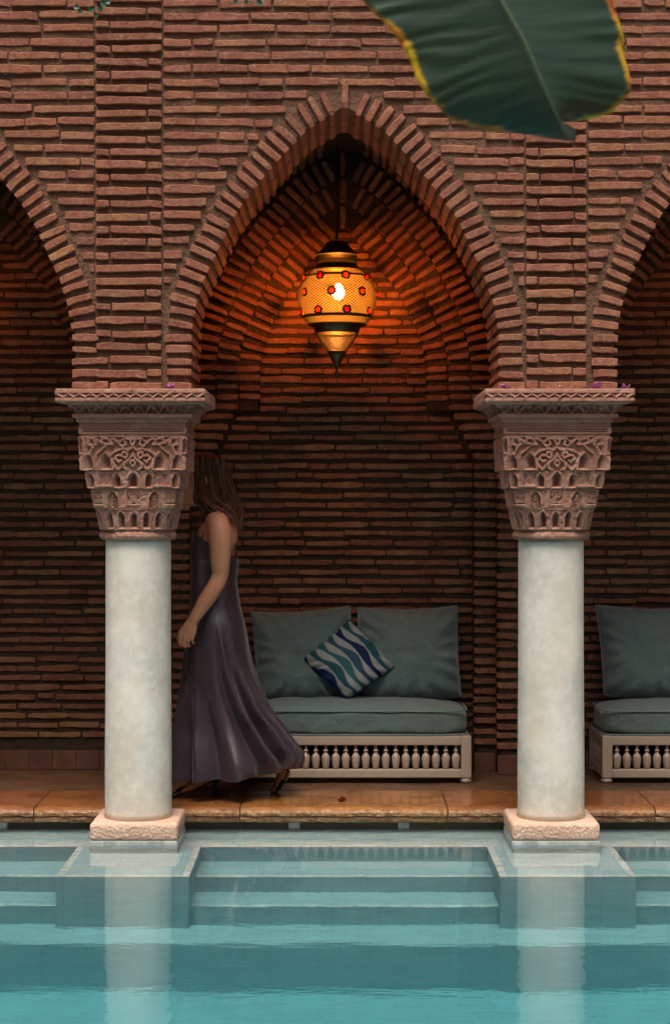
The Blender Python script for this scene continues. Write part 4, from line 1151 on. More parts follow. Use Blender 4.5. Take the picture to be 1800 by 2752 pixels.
def back_cushion(corners_px, Y, label, seed, thick=.235, lean=10, sag=(-.022, .012, .020, .012)):
    c = [(XA(x, Y), ZA(y, Y)) for x, y in corners_px]; cx = sum(p[0] for p in c) / 4; zb = min(p[1] for p in c)
    c = [(x - cx, z - zb) for x, z in c]
    root = empty('back_cushion', (cx, Y, zb)); root.rotation_euler = (R(-lean), 0, 0); tag(root, label, 'cushion', 'velvet back cushions')
    fo = corners_outline(c, sag, -.015); me, bd = pillow_mesh(fo, thick, 46, seed)
    obj('cover', me, M_velvet, root)
    pts = [(x, 0, z) for x, z in bd] + [(bd[1][0], 0, bd[1][1])]
    obj('piping', mesh_from('piping', *tube(pts, [.0045] * len(pts), 7, False, up=(0, 1, 0)), True), M_piping, root)
    return root
YC = 9.235
back_cushion([(688, 1878), (962, 1876), (942, 1626), (671, 1643)], YC, 'grey-green velvet back cushion at the left of the middle sofa, behind the woman', 3)
back_cushion([(950, 1876), (1240, 1872), (1233, 1626), (961, 1630)], YC, 'grey-green velvet back cushion at the right of the middle sofa', 4)
back_cushion([(1622, 1868), (1880, 1872), (1890, 1630), (1604, 1623)], YC - .03, 'large grey-green velvet back cushion on the sofa at the right photo edge', 5)
# a fold of velvet bulging at the lower right corner of the sofa cushion pair
def throw_mat():
    t = NT('wave_print_cotton'); uvn = t.n('ShaderNodeUVMap'); sp = t.n('ShaderNodeSeparateXYZ'); t.l(uvn.outputs[0], sp.inputs[0])
    a, b = sp.outputs[0], sp.outputs[1]
    w1 = t.math('SINE', t.math('ADD', t.math('MULTIPLY', a, 2 * math.pi * 1.5), 0.6))
    q = t.math('ADD', t.math('ADD', t.math('MULTIPLY', b, 5.8), 0.2), t.math('MULTIPLY', w1, 0.13)); fl = t.math('FLOOR', q); fr = t.math('FRACT', q)
    sn = t.math('SINE', t.math('ADD', t.math('MULTIPLY', a, 2 * math.pi * 1.5), 2.4))
    lim = t.math('ADD', 0.60, t.math('MULTIPLY', sn, 0.27))
    edge = t.n('ShaderNodeMapRange', i_1=-0.03, i_2=0.03); t.l(t.math('SUBTRACT', lim, fr), edge.inputs[0])
    idx = t.math('FRACT', t.math('MULTIPLY', t.math('ADD', fl, 0.5), 1 / 7.0))
    colr = t.ramp(idx, [(0.0, (0.012, 0.03, 0.11)), (0.143, (0.018, 0.078, 0.092)), (0.286, (0.03, 0.115, 0.115)), (0.43, (0.03, 0.07, 0.11)), (0.571, (0.010, 0.020, 0.065)), (0.714, (0.016, 0.082, 0.10)), (0.857, (0.024, 0.105, 0.11))], 'CONSTANT')
    n2 = t.noise(t.objc(), 500, 2); n1 = t.noise(t.objc(), 12, 3)
    c = t.mix(edge.outputs[0], (0.28, 0.30, 0.29), colr); c = t.mix(t.math('MULTIPLY', n1, .3), c, t.mix(1.0, c, (.6, .6, .6), 'MULTIPLY'))
    t.bsdf(c, 0.9, t.bump(n2, 0.25, 0.001), Specular_IOR_Level=0.15); return t.m
M_throw = throw_mat(); M_navy = fabric_mat('navy_piping', (0.010, 0.024, 0.08), 0.2)
Yp = 9.075
def throw_pillow(corn, Y, label, seed, lean=24, cover=None):
    c = [(XA(x, Y), ZA(y, Y)) for x, y in corn]; cx = sum(p[0] for p in c) / 4; zb = min(p[1] for p in c); c = [(x - cx, z - zb) for x, z in c]
    root = empty('throw_pillow', (cx, Y, zb + .004)); root.rotation_euler = (R(-lean), 0, 0); tag(root, label, 'pillow')
    fo = corners_outline(c, (.004, .004, .004, .004), -.03); me, bd = pillow_mesh(fo, .12, 40, seed, .003, .5)
    obj('cover', me, cover or M_throw, root); pts = [(x, 0, z) for x, z in bd] + [(bd[1][0], 0, bd[1][1])]
    obj('piping', mesh_from('piping', *tube(pts, [.0048] * len(pts), 7, False, up=(0, 1, 0)), True), M_navy, root); return root
# corners: bl = left corner, br = bottom, tr = right, tl = top (stripes run from the upper left edge to the lower right edge)
throw_pillow([(808, 1770), (934, 1884), (1064, 1790), (940, 1652)], Yp, 'blue, teal and white wavy striped pillow propped on its corner on the middle sofa', 6)
throw_pillow([(1790, 1835), (1905, 1905), (2010, 1800), (1900, 1700)], Yp, 'dark blue pillow corner just showing at the right photo edge', 7, cover=M_navy)

# ------------------------------------------------------------------ the walking woman
YWm = 8.56
def W(px, py, Y=YWm): return PX(px, py, Y)
def skin_mat():
    t = NT('skin'); oc = t.objc(); n1 = t.noise(oc, 5, 3); n2 = t.noise(oc, 300, 2)
    c = t.mix(n1, (0.56, 0.26, 0.15), (0.47, 0.20, 0.11))
    t.bsdf(c, 0.48, t.bump(n2, 0.08, 0.001), Subsurface_Weight=0.12, Subsurface_Scale=0.02, Specular_IOR_Level=0.4); return t.m
M_skin = skin_mat()
def satin_mat():
    t = NT('aubergine_satin'); oc = t.objc(); n1 = t.noise(oc, 7, 3); n2 = t.noise(t.mapping(oc, (900, 900, 60)), 1, 2)
    c = t.mix(n1, (0.042, 0.025, 0.035), (0.030, 0.019, 0.027))
    n5 = t.noise(t.mapping(oc, (1, 1, .35)), 34, 3, .6, .8)
    t.bsdf(c, 0.37, t.bump(n5, 0.3, 0.012, t.bump(n2, 0.06, 0.0006)), Specular_IOR_Level=0.7, Sheen_Weight=0.15, Sheen_Roughness=0.35, Coat_Weight=0.12, Coat_Roughness=0.45); return t.m
M_satin = satin_mat()
def hair_mat():
    t = NT('brown_hair'); oi = t.n('ShaderNodeNewGeometry').outputs['Random Per Island']; p = t.pos()
    sz = t.n('ShaderNodeSeparateXYZ'); t.l(p, sz.inputs[0])
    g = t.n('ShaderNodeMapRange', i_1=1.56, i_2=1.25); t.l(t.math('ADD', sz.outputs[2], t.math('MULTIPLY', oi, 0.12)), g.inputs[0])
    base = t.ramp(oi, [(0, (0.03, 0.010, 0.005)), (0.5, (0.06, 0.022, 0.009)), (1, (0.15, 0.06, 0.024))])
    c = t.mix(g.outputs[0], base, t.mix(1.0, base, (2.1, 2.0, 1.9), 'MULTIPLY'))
    t.bsdf(c, 0.42, None, Specular_IOR_Level=0.35); return t.m
M_hair = hair_mat()
woman = empty('person', (float(W(575, 2130)[0]), YWm, 0))
tag(woman, 'woman in a long purple satin slip dress and black heels walking behind the left column', 'person')
def local(o): 
    o.parent = woman; o.matrix_parent_inverse = Matrix.Translation(-woman.location); return o
def ellip(c, r, n=20, m=14, rot=None):
    v = []
    for j in range(m + 1):
        th = math.pi * j / m
        for i in range(n):
            a = 2 * math.pi * i / n; v.append((r[0] * math.sin(th) * math.cos(a), r[1] * math.sin(th) * math.sin(a), r[2] * math.cos(th)))
    v = np.array(v)
    if rot is not None: v = v @ np.array(Matrix.Rotation(rot, 3, 'Y')).T
    return v + np.array(c), [q[::-1] for q in grid_faces(n, m + 1, True)]
B = Acc()
def limb(pts, rad, n=16, k=24, up=(0, 1, 0)):
    P = spline(pts, k); rr = np.array([(r, r) if not isinstance(r, tuple) else r for r in rad]); rs = spline(rr, k)
    v, f = tube(P, [tuple(x) for x in rs], n, True, up); B.add(v, f)
    return P
# torso (front-back radius, side radius)
limb([W(585, 1745), W(578, 1690), W(573, 1620), W(574, 1570), W(574, 1520), W(577, 1475), W(584, 1432), W(588, 1402), W(584, 1378), W(574, 1350), W(566, 1325)],
     [(.11, .15), (.118, .165), (.10, .145), (.092, .122), (.094, .125), (.098, .13), (.092, .138), (.066, .132), (.05, .062), (.046, .05), (.046, .05)], 28, 60)
for s in (-1, 1):
    B.add(*ellip(W(547, 1486, YWm + s * .06), (.046, .05, .05)))                        # bust
    B.add(*ellip(W(584, 1404, YWm + s * .125), (.058, .062, .052)))                       # shoulders
    B.add(*ellip(W(612, 1440, YWm + s * .075), (.05, .07, .075)))                         # shoulder blades
    B.add(*ellip(W(600, 1705, YWm + s * .07), (.07, .08, .09)))                         # seat
# head, turned down a little, face to the left
HC = W(553, 1288); tl = 0.28
def hp(dx, dy, dz):
    c, s = math.cos(-tl), math.sin(-tl); return HC + np.array([dx * c - dz * s * -1 * -1, dy, dx * s * -1 + dz * c])
B.add(*ellip(HC + np.array([.006, 0, .012]), (.097, .076, .100), rot=0)); B.add(*ellip(hp(-.035, 0, -.045), (.062, .058, .078)))
B.add(*ellip(hp(-.062, 0, -.095), (.03, .034, .026)))                                        # chin
B.add(*ellip(hp(-.100, 0, -.030), (.020, .013, .022))); B.add(*ellip(hp(-.093, 0, -.008), (.012, .010, .028)))   # nose
B.add(*ellip(hp(-.089, 0, -.062), (.014, .024, .008))); B.add(*ellip(hp(-.086, 0, -.073), (.013, .020, .008)))   # lips
B.add(*ellip(hp(-.080, 0, .022), (.018, .055, .014)))                                        # brow
for s in (-1, 1):
    B.add(*ellip(hp(-.078, s * .032, .0), (.014, .015, .010))); B.add(*ellip(hp(.005, s * .077, -.012), (.018, .010, .03)))   # eyelids, ears
# near arm (her left)
YAm = 8.368
limb([W(584, 1396, YAm + .03), W(590, 1425, YAm), W(592, 1465, YAm - .012), W(592, 1512, YAm - .015), W(590, 1550, YAm - .012), W(576, 1580, YAm - .02), W(552, 1616, YAm - .03), W(530, 1650, YAm - .035), W(516, 1672, YAm - .035)],
     [.046, .054, .0525, .0455, .0385, .0390, .0365, .0285, (.0255, .022)], 20, 50)
HY = YAm - .036
limb([W(519, 1666, HY), W(513, 1680, HY), W(506, 1698, HY), W(502, 1712, HY + .002)], [(.024, .020), (.032, .018), (.038, .0165), (.036, .013)], 18, 16)
for kx, L_, r_, dy in ((485, .98, .0074, .000), (496, 1.06, .0077, -.003), (507, 1.0, .0074, -.001), (517.5, .84, .0067, .003)):
    y0 = 1702 + (3 if kx in (486,) else 0) - (2 if kx > 515 else 0)
    limb([W(kx + 3, y0 - 10, HY + dy), W(kx, y0 + 6 * L_, HY + dy - .007), W(kx - 1.5, y0 + 22 * L_, HY + dy - .006), W(kx, y0 + 33 * L_, HY + dy + .006), W(kx + 2.5, y0 + 35 * L_, HY + dy + .022), W(kx + 4, y0 + 31 * L_, HY + dy + .032)],
         [r_ * 1.05, r_ * 1.08, r_, r_ * .96, r_ * .9, r_ * .75], 10, 16)
limb([W(503, 1683, HY), W(490, 1694, HY + .004), W(482, 1707, HY + .014), W(481, 1722, HY + .024), W(485, 1730, HY + .03)], [.016, .0135, .011, .0098, .0075], 12, 14)
# far arm, hidden behind the body
YF = 8.715
limb([W(584, 1400, YF), W(578, 1470, YF + .01), W(568, 1548, YF + .01), W(560, 1610, YF), W(548, 1668, YF - .01), W(545, 1690, YF - .01)], [.05, .05, .038, .036, .024, .026], 16, 40)
for kx in (536, 543, 550, 556): limb([W(kx, 1690, YF), W(kx - 2, 1712, YF), W(kx, 1728, YF - .01)], [.009, .0085, .007], 8, 10)
limb([W(540, 1690, YF), W(530, 1702, YF - .01), W(529, 1716, YF - .015)], [.012, .010, .008], 8, 10)
# legs
Y1, Y2_ = 8.50, 8.625
limb([W(580, 1720, Y1), W(556, 1815, Y1), W(535, 1905, Y1), W(541, 1985, Y1), W(556, 2060, Y1), W(562, 2088, Y1)], [.085, .075, .052, .050, .031, .032], 18, 50)
limb([W(572, 2088, Y1), W(556, 2092, Y1), W(530, 2104, Y1), W(500, 2121, Y1), W(480, 2127, Y1), W(466, 2130, Y1)], [(.026, .03), (.034, .03), (.030, .032), (.018, .042), (.013, .040), (.008, .03)], 16, 30)
limb([W(590, 1720, Y2_), W(625, 1830, Y2_), W(652, 1920, Y2_), W(708, 1995, Y2_), W(752, 2056, Y2_), W(760, 2078, Y2_)], [.085, .075, .052, .048, .030, .030], 18, 50)
limb([W(768, 2066, Y2_), W(761, 2080, Y2_), W(753, 2098, Y2_), W(744, 2115, Y2_), W(735, 2124, Y2_), W(727, 2127, Y2_)], [(.026, .028), (.031, .030), (.026, .034), (.019, .040), (.013, .038), (.008, .028)], 16, 30)
me_raw = B.mesh('body_raw'); fix_normals(me_raw)
tmp = bpy.data.objects.new('tmp_body', me_raw); col.objects.link(tmp)
rm = tmp.modifiers.new('r', 'REMESH'); rm.mode = 'VOXEL'; rm.voxel_size = 0.0034; rm.use_smooth_shade = True
smd = tmp.modifiers.new('s', 'SMOOTH'); smd.factor = 0.5; smd.iterations = 3
dg = bpy.context.evaluated_depsgraph_get(); me_body = bpy.data.meshes.new_from_object(tmp.evaluated_get(dg)); me_body.name = 'body'
bpy.data.objects.remove(tmp)
me_body.polygons.foreach_set('use_smooth', [True] * len(me_body.polygons)); me_body.materials.clear()
local(obj('body', me_body, M_skin))
for s in (-1, 1):
    e = hp(-.086, s * .032, .001)
    local(obj('eye', mesh_from('eye', *ellip(e, (.0085, .0105, .0075)), True), simple('eye_white' + str(s), (.5, .47, .44), .2)))
# dress: lofted rings (left x, left y, right x, right y, half depth towards / away from the camera)
RG = [(520, 1432, 640, 1499, .140), (513, 1458, 641, 1512, .150), (511, 1490, 640, 1528, .152), (513, 1530, 638, 1550, .144), (513, 1572, 638, 1578, .142), (509, 1630, 646, 1630, .165), (504, 1690, 659, 1680, .19),
      (499, 1760, 672, 1755, .205), (494, 1830, 691, 1822, .215), (489, 1900, 722, 1895, .225), (484, 1955, 753, 1945, .232), (477, 2005, 780, 1990, .25), (471, 2050, 797, 2015, .262), (467, 2080, 799, 2036, .266), (465, 2092, 790, 2058, .262)]
RGs = spline(RG, 120); NA = 260
FOLDS = [(1.06, .07, .022, .02, .35), (1.12, .06, .020, .04, .40), (1.18, .07, .022, .05, .42), (1.24, -.05, .02, .05, .45), (1.31, .08, .030, .10, .45), (1.40, -.07, .035, .12, .50), (1.49, .05, .04, .16, .55),
         (1.58, -.08, .030, .30, .42), (1.645, .10, .026, .30, .36), (1.70, -.07, .022, .30, .40), (1.755, .11, .026, .30, .40), (1.81, -.06, .022, .12, .45), (1.865, .09, .030, .10, .45), (1.94, -.05, .03, .06, .5)]
dv = []
for j, (xl, yl, xr, yr, dep) in enumerate(RGs):
    t = j / (len(RGs) - 1); a0, a1 = W(xl, yl), W(xr, yr)
    cen = (a0 + a1) / 2; hx = (a1 - a0) / 2; fold = smoothstep(.34, .95, t)
    for i in range(NA):
        ph = 2 * math.pi * i / NA; c, s = math.cos(ph), math.sin(ph)      # c=+1: right (back of her), s=-1: towards camera
        e = 2.35 if t < .5 else 2.1
        q = (abs(c) ** e + abs(s) ** e) ** (-1 / e)
        f = 0.040 * math.sin(5 * ph + 1.2 + 1.6 * t) + 0.034 * math.sin(9 * ph + 4.0 - 2.6 * t) + 0.022 * math.sin(17 * ph + 9 * mnoise.noise(Vector((c * 1.3, s * 1.3, t * 1.5)))) + .03 * mnoise.noise(Vector((c * 2.2, s * 2.2, t * 3 + 4)))
        sharp = 0.030 * abs(math.sin(3.5 * ph - 1.4 * t + .6)) + 0.05 * smoothstep(.75, 1, -c) * math.sin(ph * 26 + t * 2)
        big = 0.0
        for p0, am_, wd, dr, ts0 in FOLDS:
            dd = (ph - (p0 + dr * (t - .7)) * math.pi + math.pi) % (2 * math.pi) - math.pi
            big += am_ * math.exp(-(dd / (wd * math.pi)) ** 2) * float(smoothstep(ts0, ts0 + .35, t))
        fr_ = 0.35 if s < 0 else 1.0
        rr = 1 + fold * (f * 1.2 * fr_ - sharp * 1.2 * fr_ + .02) + big * 2.0 + .010 * mnoise.noise(Vector((c * 4, s * 4, t * 9)))
        rr += .03 * (1 - smoothstep(.2, .45, t)) * mnoise.noise(Vector((c * 3, s * 3, t * 14)))
        p = cen + hx * c * q * rr + np.array([0, dep * s * q * rr, 0])
        # hem: hangs in scallops and lies lower on the side towards the camera
        p[2] -= .02 * smoothstep(.9, 1, t) * (math.sin(4 * ph + 1) + .6 * math.sin(11 * ph)) * .35
        dv.append(p)
dv = np.array(dv); nr = len(RGs)
# turn the hem under, so the cloth has thickness
inner = dv.reshape(nr, NA, 3)[-12:][::-1].copy()
for k in range(len(inner)):
    cen = inner[k].mean(0); inner[k] = cen + (inner[k] - cen) * (.985 - .012 * k); inner[k][:, 2] += 0.002
allv = np.vstack([dv, inner.reshape(-1, 3)])
df = [q for q in grid_faces(NA, nr + len(inner), True)]
me = mesh_from('dress', allv, df, True); fix_normals(me)
dress = local(obj('dress', me, M_satin))
ss = dress.modifiers.new('sub', 'SUBSURF'); ss.levels = 1; ss.render_levels = 1
for pts in ([W(633, 1504, 8.462), W(632, 1470, 8.452), W(628, 1436, 8.462), W(612, 1402, 8.46), W(590, 1378, 8.478), W(562, 1396, 8.462), W(548, 1430, 8.455), W(540, 1452, 8.45)],
            [W(633, 1504, 8.662), W(628, 1436, 8.66), W(612, 1400, 8.655), W(590, 1378, 8.645), W(562, 1396, 8.66), W(540, 1452, 8.665)]):
    P = spline(pts, 40); local(obj('strap', mesh_from('strap', *tube(P, [.003] * 40, 8), True), M_black))
# shoes
def shoe(pts_foot, name='shoe'): pass
def strip(P, w, th, up, nm, mat=None):
    P = spline(P, 24); v, f = tube(P, [(th, w)] * 24, 14, True, up); return local(obj(nm, mesh_from(nm, v, f, True), mat or M_black))
def front_shoe():
    Y = Y1
    # sole: thin wedge following the arch
    top = [W(588, 2094, Y), W(572, 2098, Y), W(548, 2110, Y), (W(520, 2124, Y)), W(492, 2133, Y), W(470, 2137, Y), W(456, 2138, Y)]
    strip(top, .034, .0055, (0, 1, 0), 'shoe_sole')
    hb = Acc(); a, b = W(570, 2098, Y), W(592, 2094, Y)
    hb.add(*tube([W(580, 2096, Y), W(580, 2137, Y)], [(.020, .024), (.017, .021)], 12, True, (0, 1, 0))); local(obj('shoe_heel', hb.mesh('shoe_heel', True), M_black))
    # toe strap over the forefoot
    V = []
    n = 22
    for j, (px, py, rx) in enumerate(((489, 2123, .0), (480, 2126, 0), (470, 2129, 0), (462, 2131, 0))):
        c = W(px, py, Y)
        for i in range(n):
            a = math.pi * i / (n - 1); V.append((c[0] + (.006 if j == 0 else 0) * math.sin(a), c[1] - .047 * math.cos(a), c[2] - .012 + .032 * math.sin(a) * (1 - .18 * j)))
    me = mesh_from('toe_strap', V, grid_faces(n, 4), True); o = local(obj('toe_strap', me, M_black)); so = o.modifiers.new('t', 'SOLIDIFY'); so.thickness = .004
    strip([W(590, 2090, Y), W(593, 2078, Y), W(586, 2066, Y)], .026, .003, (0, 1, 0), 'heel_strap')
front_shoe()
def back_shoe():
    Y = Y2_
    strip([W(783, 2056, Y), W(775, 2070, Y), W(768, 2090, Y), W(758, 2110, Y), W(744, 2128, Y), W(728, 2135, Y)], .034, .0055, (0, 1, 0), 'shoe_sole')
    hb = Acc(); hb.add(*tube([W(776, 2060, Y), W(806, 2044, Y)], [(.020, .023), (.015, .019)], 12, True, (0, 1, 0))); local(obj('shoe_heel', hb.mesh('shoe_heel', True), M_black))
    V = []; n = 22
    for j, (px, py) in enumerate(((762, 2094), (755, 2103), (748, 2112), (741, 2119))):
        c = W(px, py, Y)
        for i in range(n):
            a = math.pi * i / (n - 1); k = .036 * math.sin(a)
            V.append((c[0] + .012 - k * .80, c[1] - .046 * math.cos(a), c[2] - .006 + k * .35))
    o = local(obj('toe_strap', mesh_from('toe_strap', V, grid_faces(n, 4), True), M_black)); so = o.modifiers.new('t', 'SOLIDIFY'); so.thickness = .004
    strip([W(776, 2076, Y - .028), W(770, 2064, Y - .03), W(760, 2052, Y - .03)], .012, .003, (0, 1, 0), 'heel_strap')
back_shoe()
# hair: an inner mass and many locks
hb = Acc()
P = spline([W(556, 1240), W(566, 1262), W(578, 1300), W(590, 1340), W(598, 1372), W(606, 1402)], 24)
rr = spline(np.array([(.045, .04), (.088, .082), (.088, .088), (.075, .085), (.06, .088), (.03, .06)]), 24)
hb.add(*tube(P, [tuple(x) for x in rr], 28, True, (0, 1, 0))); hb.add(*ellip(HC + np.array([.010, 0, .016]), (.1035, .0835, .104)))
me = hb.mesh('hair_raw'); fix_normals(me); tmp = bpy.data.objects.new('tmp_hair', me); col.objects.link(tmp)
bmx = bmesh.new(); bmx.from_mesh(me)
bmx.free()
rm = tmp.modifiers.new('r', 'REMESH'); rm.mode = 'VOXEL'; rm.voxel_size = 0.006
dg = bpy.context.evaluated_depsgraph_get(); me_h = bpy.data.meshes.new_from_object(tmp.evaluated_get(dg)); bpy.data.objects.remove(tmp)
# keep the face free: drop the hair mass in front of the brow line
bmx = bmesh.new(); bmx.from_mesh(me_h)
kill = [v_ for v_ in bmx.verts if v_.co.x < HC[0] - .045 and v_.co.z < HC[2] + .052]
bmesh.ops.delete(bmx, geom=kill, context='VERTS'); bmx.to_mesh(me_h); bmx.free()
me_h.polygons.foreach_set('use_smooth', [True] * len(me_h.polygons)); me_h.materials.clear()
hair = local(obj('hair', me_h, M_hair))
locks = Acc()
for k in range(560):
    az = rng.uniform(-1.0, 1.0); s_ = rng.uniform(0, 1)
    # root near the parting along the top of the head
    rx = rng.uniform(-.060, .07); side = -1 if rng.random() < .62 else 1
    r0 = HC + np.array([rx, side * rng.uniform(.0, .025), .016 + .106 * math.sqrt(max(0, 1 - (rx / .108) ** 2))])
    back_ = smoothstep(-.06, .07, rx)
    a1 = rng.uniform(.55, 1.1)
    m1 = HC + np.array([rx * 1.15 + .018, side * rng.uniform(.074, .090), .028 + rng.uniform(-.02, .03)])
    if rng.random() < .35: m1 = HC + np.array([.100 + rng.uniform(-.008, .012), side * rng.uniform(.0, .06), .01 + rng.uniform(-.03, .03)])
    front = (rx < -.02 and rng.random() < .45)
    m2 = HC + np.array([m1[0] - HC[0] + .025 - (.035 if front else 0), (m1[1] - HC[1]) * rng.uniform(.9, 1.08), -.085 + rng.uniform(-.02, .02)])
    if front: e1 = W(rng.uniform(535, 565), rng.uniform(1372, 1404), YWm - rng.uniform(.05, .115)); 
    else: e1 = W(rng.uniform(588, 648), 1392 + 46 * rng.random() ** .8, YWm + (side * rng.uniform(.02, .105) if side > 0 else -rng.uniform(.03, .165)))
    mid = (m2 + e1) / 2 + np.array([.012 + rng.normal(0, .006), side * .004, .004])
    P = spline([r0, (r0 + m1) / 2 + np.array([.004, side * .018, .018]), m1, m2, mid, e1], 22)
    cl_ = int((rx + .06) / .026) * 2 + (1 if side > 0 else 0); wv = cl_ * 2.1 + rng.normal(0, .35); am = .011 + .006 * math.sin(cl_ * 1.7) + rng.uniform(0, .004)
    tt = np.linspace(0, 1, 22); P[:, 0] += am * smoothstep(.2, .8, tt) * np.sin(wv + tt * 15); P[:, 1] += am * .7 * smoothstep(.2, .8, tt) * np.cos(wv * 1.7 + tt * 13)
    w0 = rng.uniform(.0013, .0032); rad = [w0 * (0.5 + 1.0 * math.sin(math.pi * min(1, .15 + t_ * .8))) * (1 - .85 * t_ ** 6) for t_ in tt]
    locks.add(*tube(P, rad, 5, False))
lk = local(obj('hair_locks', locks.mesh('hair_locks', True), M_hair)); tag(lk, kind='stuff')

# ------------------------------------------------------------------ banana plant (its leaf hangs into the picture, close to the camera)
YLf = 3.35
def leaf_mat():
    t = NT('banana_leaf'); uvn = t.n('ShaderNodeUVMap'); sp = t.n('ShaderNodeSeparateXYZ'); t.l(uvn.outputs[0], sp.inputs[0]); u, v = sp.outputs[0], sp.outputs[1]
    au = t.math('ABSOLUTE', u)
    # veins run from the midrib outwards and slightly to the tip
    vc = t.n('ShaderNodeCombineXYZ'); t.l(t.math('MULTIPLY', t.math('SUBTRACT', v, t.math('MULTIPLY', au, 0.09)), 85.0), vc.inputs[0]); t.l(t.math('MULTIPLY', u, 1.3), vc.inputs[1])
    vn = t.noise(vc.outputs[0], 1.0, 4, 0.6); n1 = t.noise(t.pos(), 7, 4); n2 = t.noise(t.pos(), 26, 4, 0.6)
    c = t.mix(t.ramp(vn, [(0.3, (0, 0, 0)), (0.7, (1, 1, 1))]), (0.010, 0.028, 0.018), (0.024, 0.054, 0.031))
    c = t.mix(t.math('MULTIPLY', n1, .5), c, (0.020, 0.050, 0.032))
    mid = t.ramp(au, [(0.0, (1, 1, 1)), (0.030, (1, 1, 1)), (0.045, (0, 0, 0))]); c = t.mix(t.math('MULTIPLY', mid, .35), c, (0.06, 0.10, 0.045))
    em = t.n('ShaderNodeAttribute', attribute_name='edge').outputs['Fac']
    n4 = t.noise(t.pos(), 9.0, 3, 0.6); e2 = t.math('ADD', em, t.math('MULTIPLY', t.math('SUBTRACT', vn, 0.5), 0.022)); e2 = t.math('ADD', e2, t.math('MULTIPLY', t.math('SUBTRACT', n4, .50), .038))
    c = t.mix(t.ramp(e2, [(0.0, (1, 1, 1)), (0.003, (1, 1, 1)), (0.013, (0, 0, 0))]), c, (0.66, 0.42, 0.012))
    red = t.math('MULTIPLY', t.ramp(e2, [(0.0, (1, 1, 1)), (0.006, (1, 1, 1)), (0.011, (0, 0, 0))]), t.ramp(n1, [(0.46, (0, 0, 0)), (0.56, (1, 1, 1))]))
    c = t.mix(red, c, (0.42, 0.075, 0.02))
    bm_ = t.bump(vn, .28, .004); b = t.bsdf(c, 0.42, bm_, Specular_IOR_Level=0.45)
    tr = t.n('ShaderNodeBsdfTranslucent'); t.l(t.mix(1.0, c, (1.5, 1.7, .9), 'MULTIPLY'), tr.inputs[0])
    m = t.n('ShaderNodeMixShader', i_0=0.2); t.l(b.outputs[0], m.inputs[1]); t.l(tr.outputs[0], m.inputs[2]); t.l(m.outputs[0], t.out.inputs['Surface']); return t.m
M_leaf = leaf_mat()
mid_px = [(1530, 378), (1500, 318), (1470, 250), (1440, 185), (1400, 95), (1345, 0), (1280, -130), (1200, -330), (1130, -560), (1080, -800), (1040, -1050)]
left_px = [(1478, 372), (1430, 362), (1330, 349), (1245, 335), (1190, 300), (1130, 230), (1096, 150), (1040, 68), (975, 0), (890, -130), (800, -330), (760, -560), (800, -800), (920, -980), (1035, -1050)]
right_px = [(1545, 376), (1548, 356), (1533, 336), (1510, 327), (1560, 322), (1640, 303), (1676, 262), (1697, 236), (1690, 195), (1672, 128), (1674, 90), (1645, 0), (1610, -130), (1540, -330), (1450, -560), (1330, -800), (1160, -980), (1045, -1050)]
NL, NW = 190, 40
A_, C_, B_ = spline(left_px, NL), spline(mid_px, NL), spline(right_px, NL)
def along(P):
    d = np.r_[0, np.cumsum(np.linalg.norm(np.diff(P, axis=0), axis=1))]; s_ = np.linspace(0, d[-1], NL); return np.c_[np.interp(s_, d, P[:, 0]), np.interp(s_, d, P[:, 1])]
A_, C_, B_ = along(A_), along(C_), along(B_)
lv, luv, led = [], [], []
for j in range(NL):
    t = j / (NL - 1)
    for i in range(NW + 1):
        u = (i / NW) * 2 - 1
        e = A_[j] if u < 0 else B_[j]; p = C_[j] + (e - C_[j]) * abs(u)
        wv = .0 if abs(u) < .9 else 1.0
        rag = 5.0 * mnoise.noise(Vector((j * .23, u * 2, 3))) * wv + 3.0 * mnoise.noise(Vector((j * .7, u, 8))) * wv
        p = p + np.array([rag, rag * .4])
        Y = YLf - .10 * (1 - abs(u)) ** 1.0 * .35 + .05 * abs(u) + .35 * (t ** 1.6) * .5 + .0022 * math.sin(j * 1.1 - abs(u) * 9 + 5 * mnoise.noise(Vector((j * .12, u, 1)))) * abs(u) + .03 * u * math.sin(t * 6)
        q = PX(p[0], p[1], Y); lv.append(q); luv.append((u, t * 1.5)); w_ = np.linalg.norm(e - C_[j]) * YLf / F; tipd = t * 1.0
        led.append((1 - abs(u)) * w_ + .05 * (1 - float(smoothstep(.01, .09, t))))
me = mesh_from('leaf_blade', lv, grid_faces(NW + 1, NL), True)
ul = me.uv_layers.new(name='UVMap')
for lp in me.loops: ul.data[lp.index].uv = luv[lp.vertex_index]
at = me.attributes.new('edge', 'FLOAT', 'POINT'); at.data.foreach_set('value', np.array(led, dtype=np.float32))
stem_x, stem_y = 2.45, 3.9
plant = empty('banana_plant', (3.9, 3.6, 0)); tag(plant, 'large dark green banana leaf with yellow and red edges hanging in from above', 'plant')
lf = obj('leaf_blade', me, M_leaf); lf.parent = plant; lf.matrix_parent_inverse = Matrix.Translation((-3.9, -3.6, 0)); so = lf.modifiers.new('t', 'SOLIDIFY'); so.thickness = .0016
def pl(o): o.parent = plant; o.matrix_parent_inverse = Matrix.Translation((-3.9, -3.6, 0)); return o
rib = np.array([PX(C_[j][0], C_[j][1], YLf - .035 + .175 * ((j / (NL - 1)) ** 1.6) - .006) for j in range(0, NL, 4)])
M_rib = simple('leaf_midrib', (0.032, 0.065, 0.032), .5, 12, .2)
pl(obj('midrib', mesh_from('midrib', *tube(rib, [.0008 + .006 * (k / len(rib)) for k in range(len(rib))], 8), True), M_rib))
top = rib[-1]
pet = spline([top, top + np.array([.25, .03, .42]), np.array([1.3, 3.6, 3.45]), np.array([2.9, 3.6, 3.2]), np.array([3.7, 3.6, 2.3])], 40)
